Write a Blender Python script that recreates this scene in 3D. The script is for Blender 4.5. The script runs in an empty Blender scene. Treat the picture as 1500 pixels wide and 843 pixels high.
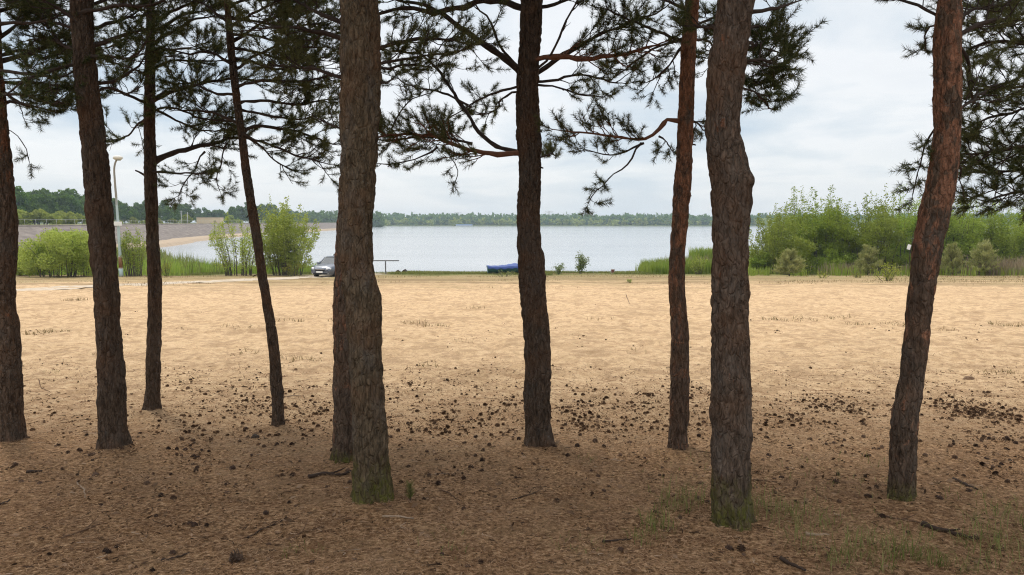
import bpy, math, random
import numpy as np
from mathutils import Vector, noise as mnoise

R = math.radians
rng = np.random.default_rng(7)
random.seed(7)
scene = bpy.context.scene
COL = scene.collection

# ------------------------------------------------------------------ camera
F_PX, PITCH, CZ = 1100.0, R(5.0), 1.6
cp, sp = math.cos(PITCH), math.sin(PITCH)
SLOPE = 0.044
BANK_Y = 66.0
WATER_Z = -3.7


def P(px, py, Y):
    """point at depth Y seen at photo pixel (px, py)"""
    u = (px - 750.0) / F_PX
    v = -(py - 421.5) / F_PX
    d = np.array([u, cp + v * sp, -sp + v * cp])
    return np.array([0, 0, CZ]) + d * (Y / d[1])


def gdist(py):
    v = -(py - 421.5) / F_PX
    t = (sp - v * cp) / (cp + v * sp)
    return CZ / (t - SLOPE)


# ------------------------------------------------------------------ terrain
_lat = np.random.default_rng(3).random((256, 256))


def vnoise(x, y, scale, off=0):
    x = np.asarray(x, float) / scale + off * 17.3 + 1000
    y = np.asarray(y, float) / scale + off * 9.7 + 1000
    xi = np.floor(x).astype(int); yi = np.floor(y).astype(int)
    fx = x - xi; fy = y - yi
    fx = fx * fx * (3 - 2 * fx); fy = fy * fy * (3 - 2 * fy)
    a = _lat[xi & 255, yi & 255]; b = _lat[(xi + 1) & 255, yi & 255]
    c = _lat[xi & 255, (yi + 1) & 255]; d = _lat[(xi + 1) & 255, (yi + 1) & 255]
    return (a * (1 - fx) + b * fx) * (1 - fy) + (c * (1 - fx) + d * fx) * fy - 0.5


SX = [-1500, -90, -76, -70, -50, -30, -27, -10, 9, 14, 23, 40, 110, 420, 1500]
SY = [80, 80, 92, 145, 106, 68.5, 67.5, 67, 66.5, 70, 95, 118, 170, 420, 900]
TX = np.array([[-66, 60], [-66, 84], [-71, 125], [-74, 162], [-95, 244], [-106, 389], [-113, 486], [-118, 600], [-150, 820]], float)


def toe_x(y):
    return np.interp(y, TX[:, 1], TX[:, 0])


def sstep(a, b, x):
    t = np.clip((x - a) / (b - a), 0, 1)
    return t * t * (3 - 2 * t)


def H(x, y):
    x = np.asarray(x, float); y = np.asarray(y, float)
    z = -SLOPE * np.clip(y, -3, BANK_Y)
    z = z - 0.012 * np.clip(y - BANK_Y, 0, 40)
    near = 1 - sstep(30, 70, y)
    z = z + near * (0.05 * vnoise(x, y, 2.3, 1) + 0.03 * vnoise(x, y, 0.9, 2))
    sand = sstep(6.5, 10, y) * near
    z = z + sand * (0.06 * vnoise(x, y, 1.1, 9) + 0.075 * vnoise(x, y, 0.42, 3) + 0.05 * vnoise(x, y, 0.22, 4))
    z = z + (1 - sstep(9, 12, y)) * (0.018 * vnoise(x, y, 0.2, 5) + 0.014 * vnoise(x, y, 0.1, 6))
    z = z + sstep(40, 60, y) * 0.12 * vnoise(x, y, 3.0, 7)
    sh = np.interp(x, SX, SY)
    lake = sstep(0, 5, y - sh)
    # far land
    far = 935 + 25 * vnoise(x, 0 * x, 160, 8) - 0.05 * x
    land_far = sstep(-12, 6, y - far)
    left = sstep(0, 8, (toe_x(y) - 14) - x) * sstep(60, 75, y)
    z_lake = -6.5
    z = z * (1 - lake) + z_lake * lake
    z = z * (1 - land_far) + (-2.6) * land_far
    z = z * (1 - left) + 0.2 * left
    return z


BASES = []
_H0 = H


def H(x, y):
    z = _H0(x, y)
    for (bx, by, r_, a_) in BASES:
        d2 = (np.asarray(x, float) - bx)**2 + (np.asarray(y, float) - by)**2
        z = z + a_ * np.exp(-d2 / (r_ * r_))
    return z


def Hs(x, y):
    return float(H(x, y))


def G(px, py):
    """ground point seen at a pixel (mean slope)"""
    Y = gdist(py)
    p = P(px, py, Y)
    return np.array([p[0], Y, Hs(p[0], Y)])


# ------------------------------------------------------------------ mesh helpers
def make_mesh(name, V, tris=None, quads=None, mat_tri=None, mat_quad=None, smooth=True):
    V = np.asarray(V, np.float32)
    tris = np.zeros((0, 3), np.int32) if tris is None else np.asarray(tris, np.int32).reshape(-1, 3)
    quads = np.zeros((0, 4), np.int32) if quads is None else np.asarray(quads, np.int32).reshape(-1, 4)
    me = bpy.data.meshes.new(name)
    nt, nq = len(tris), len(quads)
    me.vertices.add(len(V)); me.vertices.foreach_set('co', V.ravel())
    li = np.concatenate([tris.ravel(), quads.ravel()]).astype(np.int32)
    me.loops.add(len(li)); me.loops.foreach_set('vertex_index', li)
    me.polygons.add(nt + nq)
    start = np.concatenate([np.arange(nt) * 3, nt * 3 + np.arange(nq) * 4]).astype(np.int32)
    me.polygons.foreach_set('loop_start', start)
    mi = np.zeros(nt + nq, np.int32)
    if mat_tri is not None: mi[:nt] = mat_tri
    if mat_quad is not None: mi[nt:] = mat_quad
    me.polygons.foreach_set('material_index', mi)
    sm = np.zeros(nt + nq, bool); sm[:] = smooth
    me.polygons.foreach_set('use_smooth', sm)
    me.update(calc_edges=True)
    me.validate()
    return me


class MB:
    def __init__(self):
        self.v = []; self.t = []; self.q = []; self.n = 0; self.mt = []; self.mq = []

    def add(self, V, tris=None, quads=None, mi=0):
        V = np.asarray(V, float).reshape(-1, 3)
        if tris is not None and len(tris):
            tr = np.asarray(tris).reshape(-1, 3) + self.n
            self.t.append(tr); self.mt.append(np.full(len(tr), mi))
        if quads is not None and len(quads):
            qd = np.asarray(quads).reshape(-1, 4) + self.n
            self.q.append(qd); self.mq.append(np.full(len(qd), mi))
        self.v.append(V); self.n += len(V)

    def mesh(self, name, origin=(0, 0, 0), smooth=True):
        V = np.concatenate(self.v) - np.asarray(origin, float)
        return make_mesh(name, V, np.concatenate(self.t) if self.t else None, np.concatenate(self.q) if self.q else None,
                         np.concatenate(self.mt) if self.mt else None, np.concatenate(self.mq) if self.mq else None, smooth)

    def obj(self, name, mats, parent=None, origin=(0, 0, 0), smooth=True, loc=None):
        if self.n == 0: return None
        me = self.mesh(name, origin, smooth)
        for m in (mats if isinstance(mats, (list, tuple)) else [mats]): me.materials.append(m)
        o = bpy.data.objects.new(name, me); COL.objects.link(o)
        if parent is not None: o.parent = parent
        if loc is not None: o.location = loc
        return o

    # ---- shapes
    def box(self, c, s, rz=0.0, mi=0, taper=1.0, bev=0.0):
        x, y, z = np.array(s, float) / 2
        if bev:
            b = min(bev, x * .9, y * .9, z * .9)
            rings = []
            for zz, ins in ((-z, b), (-z + b, 0), (z - b, 0), (z, b)):
                rings.append([(-x + ins, -y + b + ins * 0, zz), (-x + b, -y + ins, zz), (x - b, -y + ins, zz), (x - ins, -y + b, zz),
                              (x - ins, y - b, zz), (x - b, y - ins, zz), (-x + b, y - ins, zz), (-x + ins, y - b, zz)])
            V = np.array(rings, float).reshape(-1, 3)
            q = []
            for k in range(3):
                for i in range(8):
                    j = (i + 1) % 8
                    q.append((k * 8 + i, k * 8 + j, k * 8 + 8 + j, k * 8 + 8 + i))
            for base, fl in ((0, True), (24, False)):
                ii = [base + i for i in range(8)]
                qq = [(ii[0], ii[1], ii[2], ii[3]), (ii[0], ii[3], ii[4], ii[7]), (ii[4], ii[5], ii[6], ii[7])]
                q += [tuple(reversed(a)) if fl else a for a in qq]
        else:
            V = np.array([(-x, -y, -z), (x, -y, -z), (x, y, -z), (-x, y, -z), (-x, -y, z), (x, -y, z), (x, y, z), (-x, y, z)], float)
            V[4:, :2] *= taper
            q = [(3, 2, 1, 0), (4, 5, 6, 7), (0, 1, 5, 4), (1, 2, 6, 5), (2, 3, 7, 6), (3, 0, 4, 7)]
        c0, s0 = math.cos(rz), math.sin(rz)
        W = V.copy(); W[:, 0] = V[:, 0] * c0 - V[:, 1] * s0; W[:, 1] = V[:, 0] * s0 + V[:, 1] * c0
        self.add(W + np.asarray(c, float), quads=q, mi=mi)

    def tube(self, pts, rad, sides=7, mi=0, cap=True):
        pts = np.asarray(pts, float); n = len(pts)
        rad = np.broadcast_to(np.asarray(rad, float), (n,))
        T = np.gradient(pts, axis=0); T /= np.linalg.norm(T, axis=1)[:, None] + 1e-9
        a = np.array([0, 0, 1.0]) if abs(T[0, 2]) < .9 else np.array([1.0, 0, 0])
        N = np.cross(T[0], a); N /= np.linalg.norm(N)
        Ns = []
        for i in range(n):
            N = N - T[i] * np.dot(N, T[i]); N /= np.linalg.norm(N) + 1e-9
            Ns.append(N)
        Ns = np.array(Ns); Bs = np.cross(T, Ns)
        th = np.arange(sides) * 2 * math.pi / sides
        V = pts[:, None] + rad[:, None, None] * (np.cos(th)[None, :, None] * Ns[:, None] + np.sin(th)[None, :, None] * Bs[:, None])
        i = np.arange(n - 1)[:, None] * sides; j = np.arange(sides)[None]; j2 = (j + 1) % sides
        q = np.stack([i + j, i + j2, i + sides + j2, i + sides + j], -1).reshape(-1, 4)
        V = V.reshape(-1, 3); t = None
        if cap:
            V = np.concatenate([V, pts[:1], pts[-1:]])
            j = np.arange(sides); j2 = (j + 1) % sides; e = (n - 1) * sides
            t = np.concatenate([np.stack([j2, j, np.full(sides, n * sides)], -1), np.stack([e + j, e + j2, np.full(sides, n * sides + 1)], -1)])
        self.add(V, tris=t, quads=q, mi=mi)

    def lathe(self, prof, c=(0, 0, 0), sides=16, axis='z', mi=0):
        prof = np.asarray(prof, float); n = len(prof)
        th = np.arange(sides) * 2 * math.pi / sides
        V = np.stack([prof[:, 0, None] * np.cos(th), prof[:, 0, None] * np.sin(th), np.repeat(prof[:, 1, None], sides, 1)], -1).reshape(-1, 3)
        if axis == 'x': V = V[:, [2, 0, 1]]
        if axis == 'y': V = V[:, [1, 2, 0]]
        i = np.arange(n - 1)[:, None] * sides; j = np.arange(sides)[None]; j2 = (j + 1) % sides
        q = np.stack([i + j, i + j2, i + sides + j2, i + sides + j], -1).reshape(-1, 4)
        self.add(V + np.asarray(c, float), quads=q, mi=mi)

    def leaves(self, C, D, size, aspect=.5, mi=0, rs=rng):
        """diamond leaves at C with random facing, axis D (or random)"""
        n = len(C)
        A = D if D is not None else rs.normal(size=(n, 3))
        A = A / (np.linalg.norm(A, axis=1)[:, None] + 1e-9)
        B = np.cross(A, rs.normal(size=(n, 3))); B /= np.linalg.norm(B, axis=1)[:, None] + 1e-9
        s = (np.asarray(size) * (.6 + .8 * rs.random(n)))[:, None]
        V = np.stack([C, C + A * s * .45 + B * s * aspect * .5, C + A * s, C + A * s * .45 - B * s * aspect * .5], 1).reshape(-1, 3)
        q = np.arange(4 * n).reshape(-1, 4)
        self.add(V, quads=q, mi=mi)

    def needles(self, C, D, length, width, mi=0, rs=rng):
        n = len(C)
        D = D / (np.linalg.norm(D, axis=1)[:, None] + 1e-9)
        B = np.cross(D, rs.normal(size=(n, 3))); B /= np.linalg.norm(B, axis=1)[:, None] + 1e-9
        L = (length * (.75 + .5 * rs.random(n)))[:, None]; w = np.broadcast_to(width, (n,))[:, None] / 2
        V = np.stack([C - B * w, C + B * w, C + D * L], 1).reshape(-1, 3)
        self.add(V, tris=np.arange(3 * n).reshape(-1, 3), mi=mi)


def tag(o, label=None, cat=None, group=None, kind=None):
    if label: o['label'] = label
    if cat: o['category'] = cat
    if group: o['group'] = group
    if kind: o['kind'] = kind
    return o


def empty(name, loc, label, cat, group=None, rz=0.0):
    o = bpy.data.objects.new(name, None); COL.objects.link(o)
    o.location = loc; o.rotation_euler = (0, 0, rz); o.empty_display_size = .2
    return tag(o, label, cat, group)


def copy_tree(o, parent=None):
    c = o.copy(); COL.objects.link(c)
    if parent is not None: c.parent = parent
    for ch in list(o.children): copy_tree(ch, c)
    return c


def spline(pts, n):
    """Catmull-Rom through pts, n samples by chord length"""
    pts = np.asarray(pts, float)
    if len(pts) == 2: return pts[0] + (pts[1] - pts[0]) * np.linspace(0, 1, n)[:, None]
    d = np.r_[0, np.cumsum(np.linalg.norm(np.diff(pts, axis=0), axis=1))]
    m = np.gradient(pts, d, axis=0)
    s = np.linspace(0, d[-1], n)
    k = np.clip(np.searchsorted(d, s, side='right') - 1, 0, len(pts) - 2)
    h = (d[k + 1] - d[k]); t = ((s - d[k]) / h)[:, None]; h = h[:, None]
    return ((2 * t**3 - 3 * t**2 + 1) * pts[k] + (t**3 - 2 * t**2 + t) * h * m[k] + (-2 * t**3 + 3 * t**2) * pts[k + 1] + (t**3 - t**2) * h * m[k + 1])


# ------------------------------------------------------------------ materials
def new_mat(name):
    m = bpy.data.materials.new(name); m.use_nodes = True
    nt = m.node_tree
    for n in list(nt.nodes): nt.nodes.remove(n)
    out = nt.nodes.new('ShaderNodeOutputMaterial')
    return m, nt, out


class NT:
    def __init__(self, nt): self.nt = nt

    def node(self, typ, **kw):
        n = self.nt.nodes.new(typ)
        for k, v in kw.items():
            if k in n.inputs: self.set(n.inputs[k], v)
            else: setattr(n, k, v)
        return n

    def set(self, sock, v):
        if isinstance(v, bpy.types.NodeSocket): self.nt.links.new(v, sock)
        else: sock.default_value = v

    def link(self, a, b): self.nt.links.new(a, b)

    def noise(self, vec, scale, detail=4, rough=.55, dist=0.0):
        n = self.node('ShaderNodeTexNoise'); n.inputs['Scale'].default_value = scale
        n.inputs['Detail'].default_value = detail; n.inputs['Roughness'].default_value = rough; n.inputs['Distortion'].default_value = dist
        if vec is not None: self.link(vec, n.inputs['Vector'])
        return n.outputs['Fac']

    def ramp(self, fac, stops, interp='LINEAR'):
        n = self.node('ShaderNodeValToRGB'); cr = n.color_ramp; cr.interpolation = interp
        while len(cr.elements) < len(stops): cr.elements.new(.5)
        for e, (p, c) in zip(cr.elements, stops):
            e.position = p; e.color = (*c, 1) if len(c) == 3 else c
        self.link(fac, n.inputs[0]); return n.outputs[0]

    def mix(self, fac, a, b, mode='MIX'):
        n = self.node('ShaderNodeMix'); n.data_type = 'RGBA'; n.blend_type = mode
        self.set(n.inputs[0], fac)
        for s, v in ((n.inputs[6], a), (n.inputs[7], b)):
            self.set(s, (*v, 1) if isinstance(v, tuple) and len(v) == 3 else v)
        return n.outputs[2]

    def math(self, op, a, b=0.0, c=0.0, clamp=False):
        n = self.node('ShaderNodeMath'); n.operation = op; n.use_clamp = clamp
        self.set(n.inputs[0], a); self.set(n.inputs[1], b); self.set(n.inputs[2], c)
        return n.outputs[0]

    def maprange(self, v, a, b, c=0.0, d=1.0):
        n = self.node('ShaderNodeMapRange'); n.interpolation_type = 'SMOOTHSTEP'
        for s, x in zip(n.inputs[:5], (v, a, b, c, d)): self.set(s, x)
        return n.outputs[0]

    def mapping(self, vec, scale):
        n = self.node('ShaderNodeMapping'); n.inputs['Scale'].default_value = scale
        self.link(vec, n.inputs['Vector']); return n.outputs[0]

    def bump(self, h, strength, dist, normal=None):
        n = self.node('ShaderNodeBump'); self.set(n.inputs['Strength'], strength); n.inputs['Distance'].default_value = dist
        self.link(h, n.inputs['Height'])
        if normal is not None: self.link(normal, n.inputs['Normal'])
        return n.outputs[0]

    def principled(self, out, color, rough=.8, spec=.3, normal=None, metal=0.0):
        n = self.node('ShaderNodeBsdfPrincipled')
        self.set(n.inputs['Base Color'], (*color, 1) if isinstance(color, tuple) and len(color) == 3 else color)
        self.set(n.inputs['Roughness'], rough); self.set(n.inputs['Specular IOR Level'], spec); self.set(n.inputs['Metallic'], metal)
        if normal is not None: self.link(normal, n.inputs['Normal'])
        self.link(n.outputs[0], out.inputs['Surface']); return n


def simple_mat(name, color, rough=.6, spec=.3, metal=0.0, var=.15, scale=6.0):
    m, nt, out = new_mat(name); t = NT(nt)
    tc = t.node('ShaderNodeTexCoord')
    f = t.noise(tc.outputs['Object'], scale, 5)
    c = t.mix(f, tuple(x * (1 - var) for x in color), tuple(min(1, x * (1 + var)) for x in color))
    t.principled(out, c, rough, spec, t.bump(f, .1, .01), metal)
    return m


def leaf_mat(name, c1, c2, c3, transl=.35, patch=.6):
    """leaves: colour differs per leaf and per clump"""
    m, nt, out = new_mat(name); t = NT(nt)
    geo = t.node('ShaderNodeNewGeometry')
    oi = t.node('ShaderNodeObjectInfo')
    col = t.ramp(geo.outputs['Random Per Island'], [(0, c1), (.5, c2), (1, c3)])
    f = t.noise(geo.outputs['Position'], patch, 3)
    col = t.mix(t.maprange(f, .35, .65), col, t.mix(.6, col, c3))
    hs = t.node('ShaderNodeHueSaturation')
    t.link(col, hs.inputs['Color'])
    t.link(t.math('MULTIPLY_ADD', oi.outputs['Random'], .014, .491), hs.inputs['Hue'])
    t.link(t.math('MULTIPLY_ADD', oi.outputs['Random'], .4, .8), hs.inputs['Value'])
    col = hs.outputs[0]
    d = t.node('ShaderNodeBsdfDiffuse'); t.link(col, d.inputs[0])
    tr = t.node('ShaderNodeBsdfTranslucent'); t.link(col, tr.inputs[0])
    mx = t.node('ShaderNodeMixShader'); mx.inputs[0].default_value = transl
    t.link(d.outputs[0], mx.inputs[1]); t.link(tr.outputs[0], mx.inputs[2])
    t.link(mx.outputs[0], out.inputs['Surface'])
    return m


def bark_mat(name, base, red, red_amt, red_z, moss):
    """furrowed pine bark; orange flaked plates; moss near the foot. Object z is the height above the foot."""
    m, nt, out = new_mat(name); t = NT(nt)
    tc = t.node('ShaderNodeTexCoord'); ob = tc.outputs['Object']
    wn = t.node('ShaderNodeTexNoise'); wn.inputs['Scale'].default_value = 9; wn.inputs['Detail'].default_value = 3; t.link(ob, wn.inputs['Vector'])
    vm = t.node('ShaderNodeVectorMath'); vm.operation = 'MULTIPLY_ADD'; t.link(wn.outputs['Color'], vm.inputs[0]); vm.inputs[1].default_value = (.05, .05, .09); t.link(ob, vm.inputs[2])
    wob = vm.outputs[0]
    st = t.mapping(wob, (1, 1, .36))
    n1 = t.noise(t.mapping(ob, (1, 1, .3)), 42, 6, .7, .4); n2 = t.noise(st, 9, 4, .6); n3 = t.noise(ob, 3.0, 3); n4 = t.noise(ob, 130, 4, .7)
    vo = t.node('ShaderNodeTexVoronoi'); vo.inputs['Scale'].default_value = 34; t.link(st, vo.inputs['Vector'])
    ve = t.node('ShaderNodeTexVoronoi'); ve.feature = 'DISTANCE_TO_EDGE'; ve.inputs['Scale'].default_value = 34; t.link(st, ve.inputs['Vector'])
    sepc = t.node('ShaderNodeSeparateColor'); t.link(vo.outputs['Color'], sepc.inputs[0])
    col = t.mix(t.maprange(n1, .3, .72), tuple(x * .5 for x in base), tuple(x * 1.6 for x in base))
    grey = (base[0] * 1.3, base[0] * 1.12, base[0] * .95)
    col = t.mix(t.math('MULTIPLY', t.maprange(n2, .45, .7), .5), col, grey)
    col = t.mix(t.math('MULTIPLY', t.maprange(n3, .45, .7), .45), col, (red[0] * .6, red[1] * .75, red[2] * .8))
    sep = t.node('ShaderNodeSeparateXYZ'); t.link(ob, sep.inputs[0])
    up = t.maprange(sep.outputs[2], red_z, red_z + 1.8)
    th = t.math('MULTIPLY_ADD', up, -.13, .66 - red_amt)
    fl = t.noise(t.mapping(wob, (1, 1, .4)), 12, 7, .7, .4)
    pm = t.maprange(t.math('SUBTRACT', t.math('MULTIPLY_ADD', sepc.outputs[2], .05, fl), t.math('ADD', th, .05)), 0.0, .10)
    redc = t.mix(t.maprange(n1, .3, .65), tuple(x * .4 for x in red), tuple(x * 1.25 for x in red))
    redc = t.mix(t.math('MULTIPLY', t.maprange(n4, .45, .65), .6), redc, base)
    col = t.mix(t.math('MULTIPLY', pm, .8), col, redc)
    if moss > 0:
        mm = t.math('SUBTRACT', t.math('MULTIPLY_ADD', n3, 1.1, t.math('MULTIPLY', t.noise(t.mapping(ob, (1, 1, .5)), 24, 5, .7), .9)), t.math('DIVIDE', sep.outputs[2], moss))
        mk = t.math('MULTIPLY', t.maprange(mm, .3, .8), t.math('MULTIPLY_ADD', t.maprange(n1, .4, .6), .7, .25))
        mc = t.mix(t.noise(ob, 60, 3), (.15, .145, .025), (.06, .065, .02))
        col = t.mix(mk, col, mc)
    crack = t.maprange(ve.outputs['Distance'], .0, .16)
    h = t.math('ADD', t.math('MULTIPLY', crack, .7), t.math('MULTIPLY', n2, .5))
    h = t.math('ADD', h, t.math('MULTIPLY', n1, 1.5))
    n_ = t.bump(h, 1.0, .016); n_ = t.bump(n4, .6, .006, n_)
    t.principled(out, col, .95, .1, n_)
    return m


M = {}
M['branch'] = simple_mat('branch_bark', (.055, .04, .032), .9, .15, var=.5, scale=30)
M['branch_red'] = simple_mat('branch_bark_reddish', (.16, .075, .045), .9, .15, var=.5, scale=30)
M['needle'] = leaf_mat('pine_needles', (.035, .05, .019), (.07, .088, .034), (.15, .145, .065), .35)
M['needle_coarse'] = leaf_mat('pine_needles_high', (.024, .036, .016), (.04, .055, .024), (.06, .075, .03), .2)

# ------------------------------------------------------------------ pine trees
def bark_disp(p, theta, R0, seed):
    q = Vector((math.cos(theta) * R0 * 31 + seed * 7.1, math.sin(theta) * R0 * 31, p * 7.5))
    w = mnoise.noise_vector(q * .6) * 1.0
    d = mnoise.voronoi(q + w)[0]
    e = min(1.0, (d[1] - d[0]) * 3.2); e = e * e * (3 - 2 * e)
    if p < 3.0:
        qc = Vector((math.cos(theta) * R0 * 15 + seed * 3.1, math.sin(theta) * R0 * 15, p * 3.4)); dc = mnoise.voronoi(qc + w * .7)[0]
        ec = min(1.0, (dc[1] - dc[0]) * 3.4); kk = .45 * (1 - p / 3.0); e = e * (1 - kk) + (2 * ec - .7) * kk
    q2 = Vector((math.cos(theta) * R0 * 34 + seed, math.sin(theta) * R0 * 34, p * 9))
    e2 = mnoise.fractal(q2, 1.0, 2.0, 4)
    lump = mnoise.noise(Vector((math.cos(theta) * .8 + seed * 3, math.sin(theta) * .8, p * 1.6)))
    lump2 = mnoise.noise(Vector((math.cos(theta) * 1.6 + seed * 3, math.sin(theta) * 1.6, p * 6)))
    return e, e2, lump, lump2


class Shoots:
    """wood and needles of limbs; every limb branches twice and carries needle shoots on its outer part"""
    def __init__(self): self.wood = MB(); self.ned = MB(); self.s = []

    def twig(self, p, d, L, r, rs, shoot_len, dens, depth=0, coarse=False):
        n = 6 if not coarse else 4
        d = d / np.linalg.norm(d)
        up = np.array([0, 0, .35 + .25 * rs.random()]); wob = rs.normal(size=3) * .18
        pts = [p]
        for k in range(n - 1):
            dd = d + up * (k / n) + wob * math.sin(k * 1.7) + rs.normal(size=3) * .08
            dd /= np.linalg.norm(dd)
            pts.append(pts[-1] + dd * L / (n - 1))
        pts = np.array(pts)
        self.wood.tube(pts, np.linspace(r, max(r * .45, .0013), n), 4 if r < .006 else 5, cap=False)
        if rs.random() < dens:
            e = pts[-1] - pts[-2]; e /= np.linalg.norm(e)
            self.s.append((pts[-1] - e * shoot_len * .45, pts[-1] + e * shoot_len * .55))
            if L > .14 and rs.random() < .75:
                i = n - 2; self.s.append((pts[i] - (pts[i] - pts[i - 1]) * .5, pts[i] + e * shoot_len * .6))
        if depth == 0:
            m = max(2, int(L / .065))
            for k in range(m):
                t = .3 + .68 * (k + rs.random()) / m
                i = min(int(t * (n - 1)), n - 2); q = pts[i] + (pts[i + 1] - pts[i]) * (t * (n - 1) - i)
                tan = pts[i + 1] - pts[i]; tan /= np.linalg.norm(tan)
                side = np.cross(tan, rs.normal(size=3)); side /= np.linalg.norm(side) + 1e-9
                side[2] = side[2] * .7 + .12
                self.twig(q, tan * .75 + side * .75, L * (.28 + .32 * rs.random()), max(r * .55, .0016), rs, shoot_len, dens, 1, coarse)

    def limb(self, pts, r0, r1, rs, t0=.35, step=.075, L=.34, dens=.9, shoot_len=.115, sides=7, coarse=False, droop=0.0, jit=.02):
        pts = np.asarray(pts, float)
        length = np.linalg.norm(np.diff(pts, axis=0), axis=1).sum()
        n = max(8, int(length / .06)) if not coarse else max(5, int(length / .2))
        c = spline(pts, n)
        j = np.cumsum(rs.normal(size=(n, 3)) * jit * .35, axis=0); j -= np.linspace(0, 1, n)[:, None] * j[-1]
        c = c + j
        rad = np.linspace(r0, r1, n) * (1 + .12 * rs.normal(size=n)); rad[0] = r0 * 1.35
        self.wood.tube(c, rad, sides)
        m = int(length * (1 - t0) / step * (1 if coarse else .98))
        for k in range(m):
            t = t0 + (1 - t0) * (k + rs.random()) / max(m, 1)
            i = min(int(t * (n - 1)), n - 2); q = c[i] + (c[i + 1] - c[i]) * (t * (n - 1) - i)
            tan = c[i + 1] - c[i]; tan /= np.linalg.norm(tan)
            side = np.cross(tan, rs.normal(size=3)); side /= np.linalg.norm(side) + 1e-9
            side[2] = side[2] * .65 + .1 - droop
            ll = L * (.45 + .75 * rs.random()) * (1.1 - .35 * t)
            self.twig(q, tan * .65 + side * .8, ll, max(min(r1 * .8, .006), .0022), rs, shoot_len, dens, 0, coarse)
        e = c[-1] - c[-2]
        self.twig(c[-1], e, L * .6, r1 * .8, rs, shoot_len, 1.0, 0, coarse)

    def grow(self, rs, n=60, nl=.043, nw=.0038):
        if not self.s: return
        S = np.array(self.s); A = S[:, 0]; B = S[:, 1]
        m = len(S)
        A = np.repeat(A, n, 0); B = np.repeat(B, n, 0)
        t = rs.random(m * n)[:, None]
        D = B - A; D /= np.linalg.norm(D, axis=1)[:, None]
        side = np.cross(D, rs.normal(size=D.shape)); side /= np.linalg.norm(side, axis=1)[:, None] + 1e-9
        ang = R(28) + R(45) * rs.random(m * n)[:, None]
        self.ned.needles(A + (B - A) * t, D * np.cos(ang) + side * np.sin(ang), nl, nw, rs=rs)


def rad0(path, Y): return (path[0][2] - path[0][1]) / 2 / F_PX * Y


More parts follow.
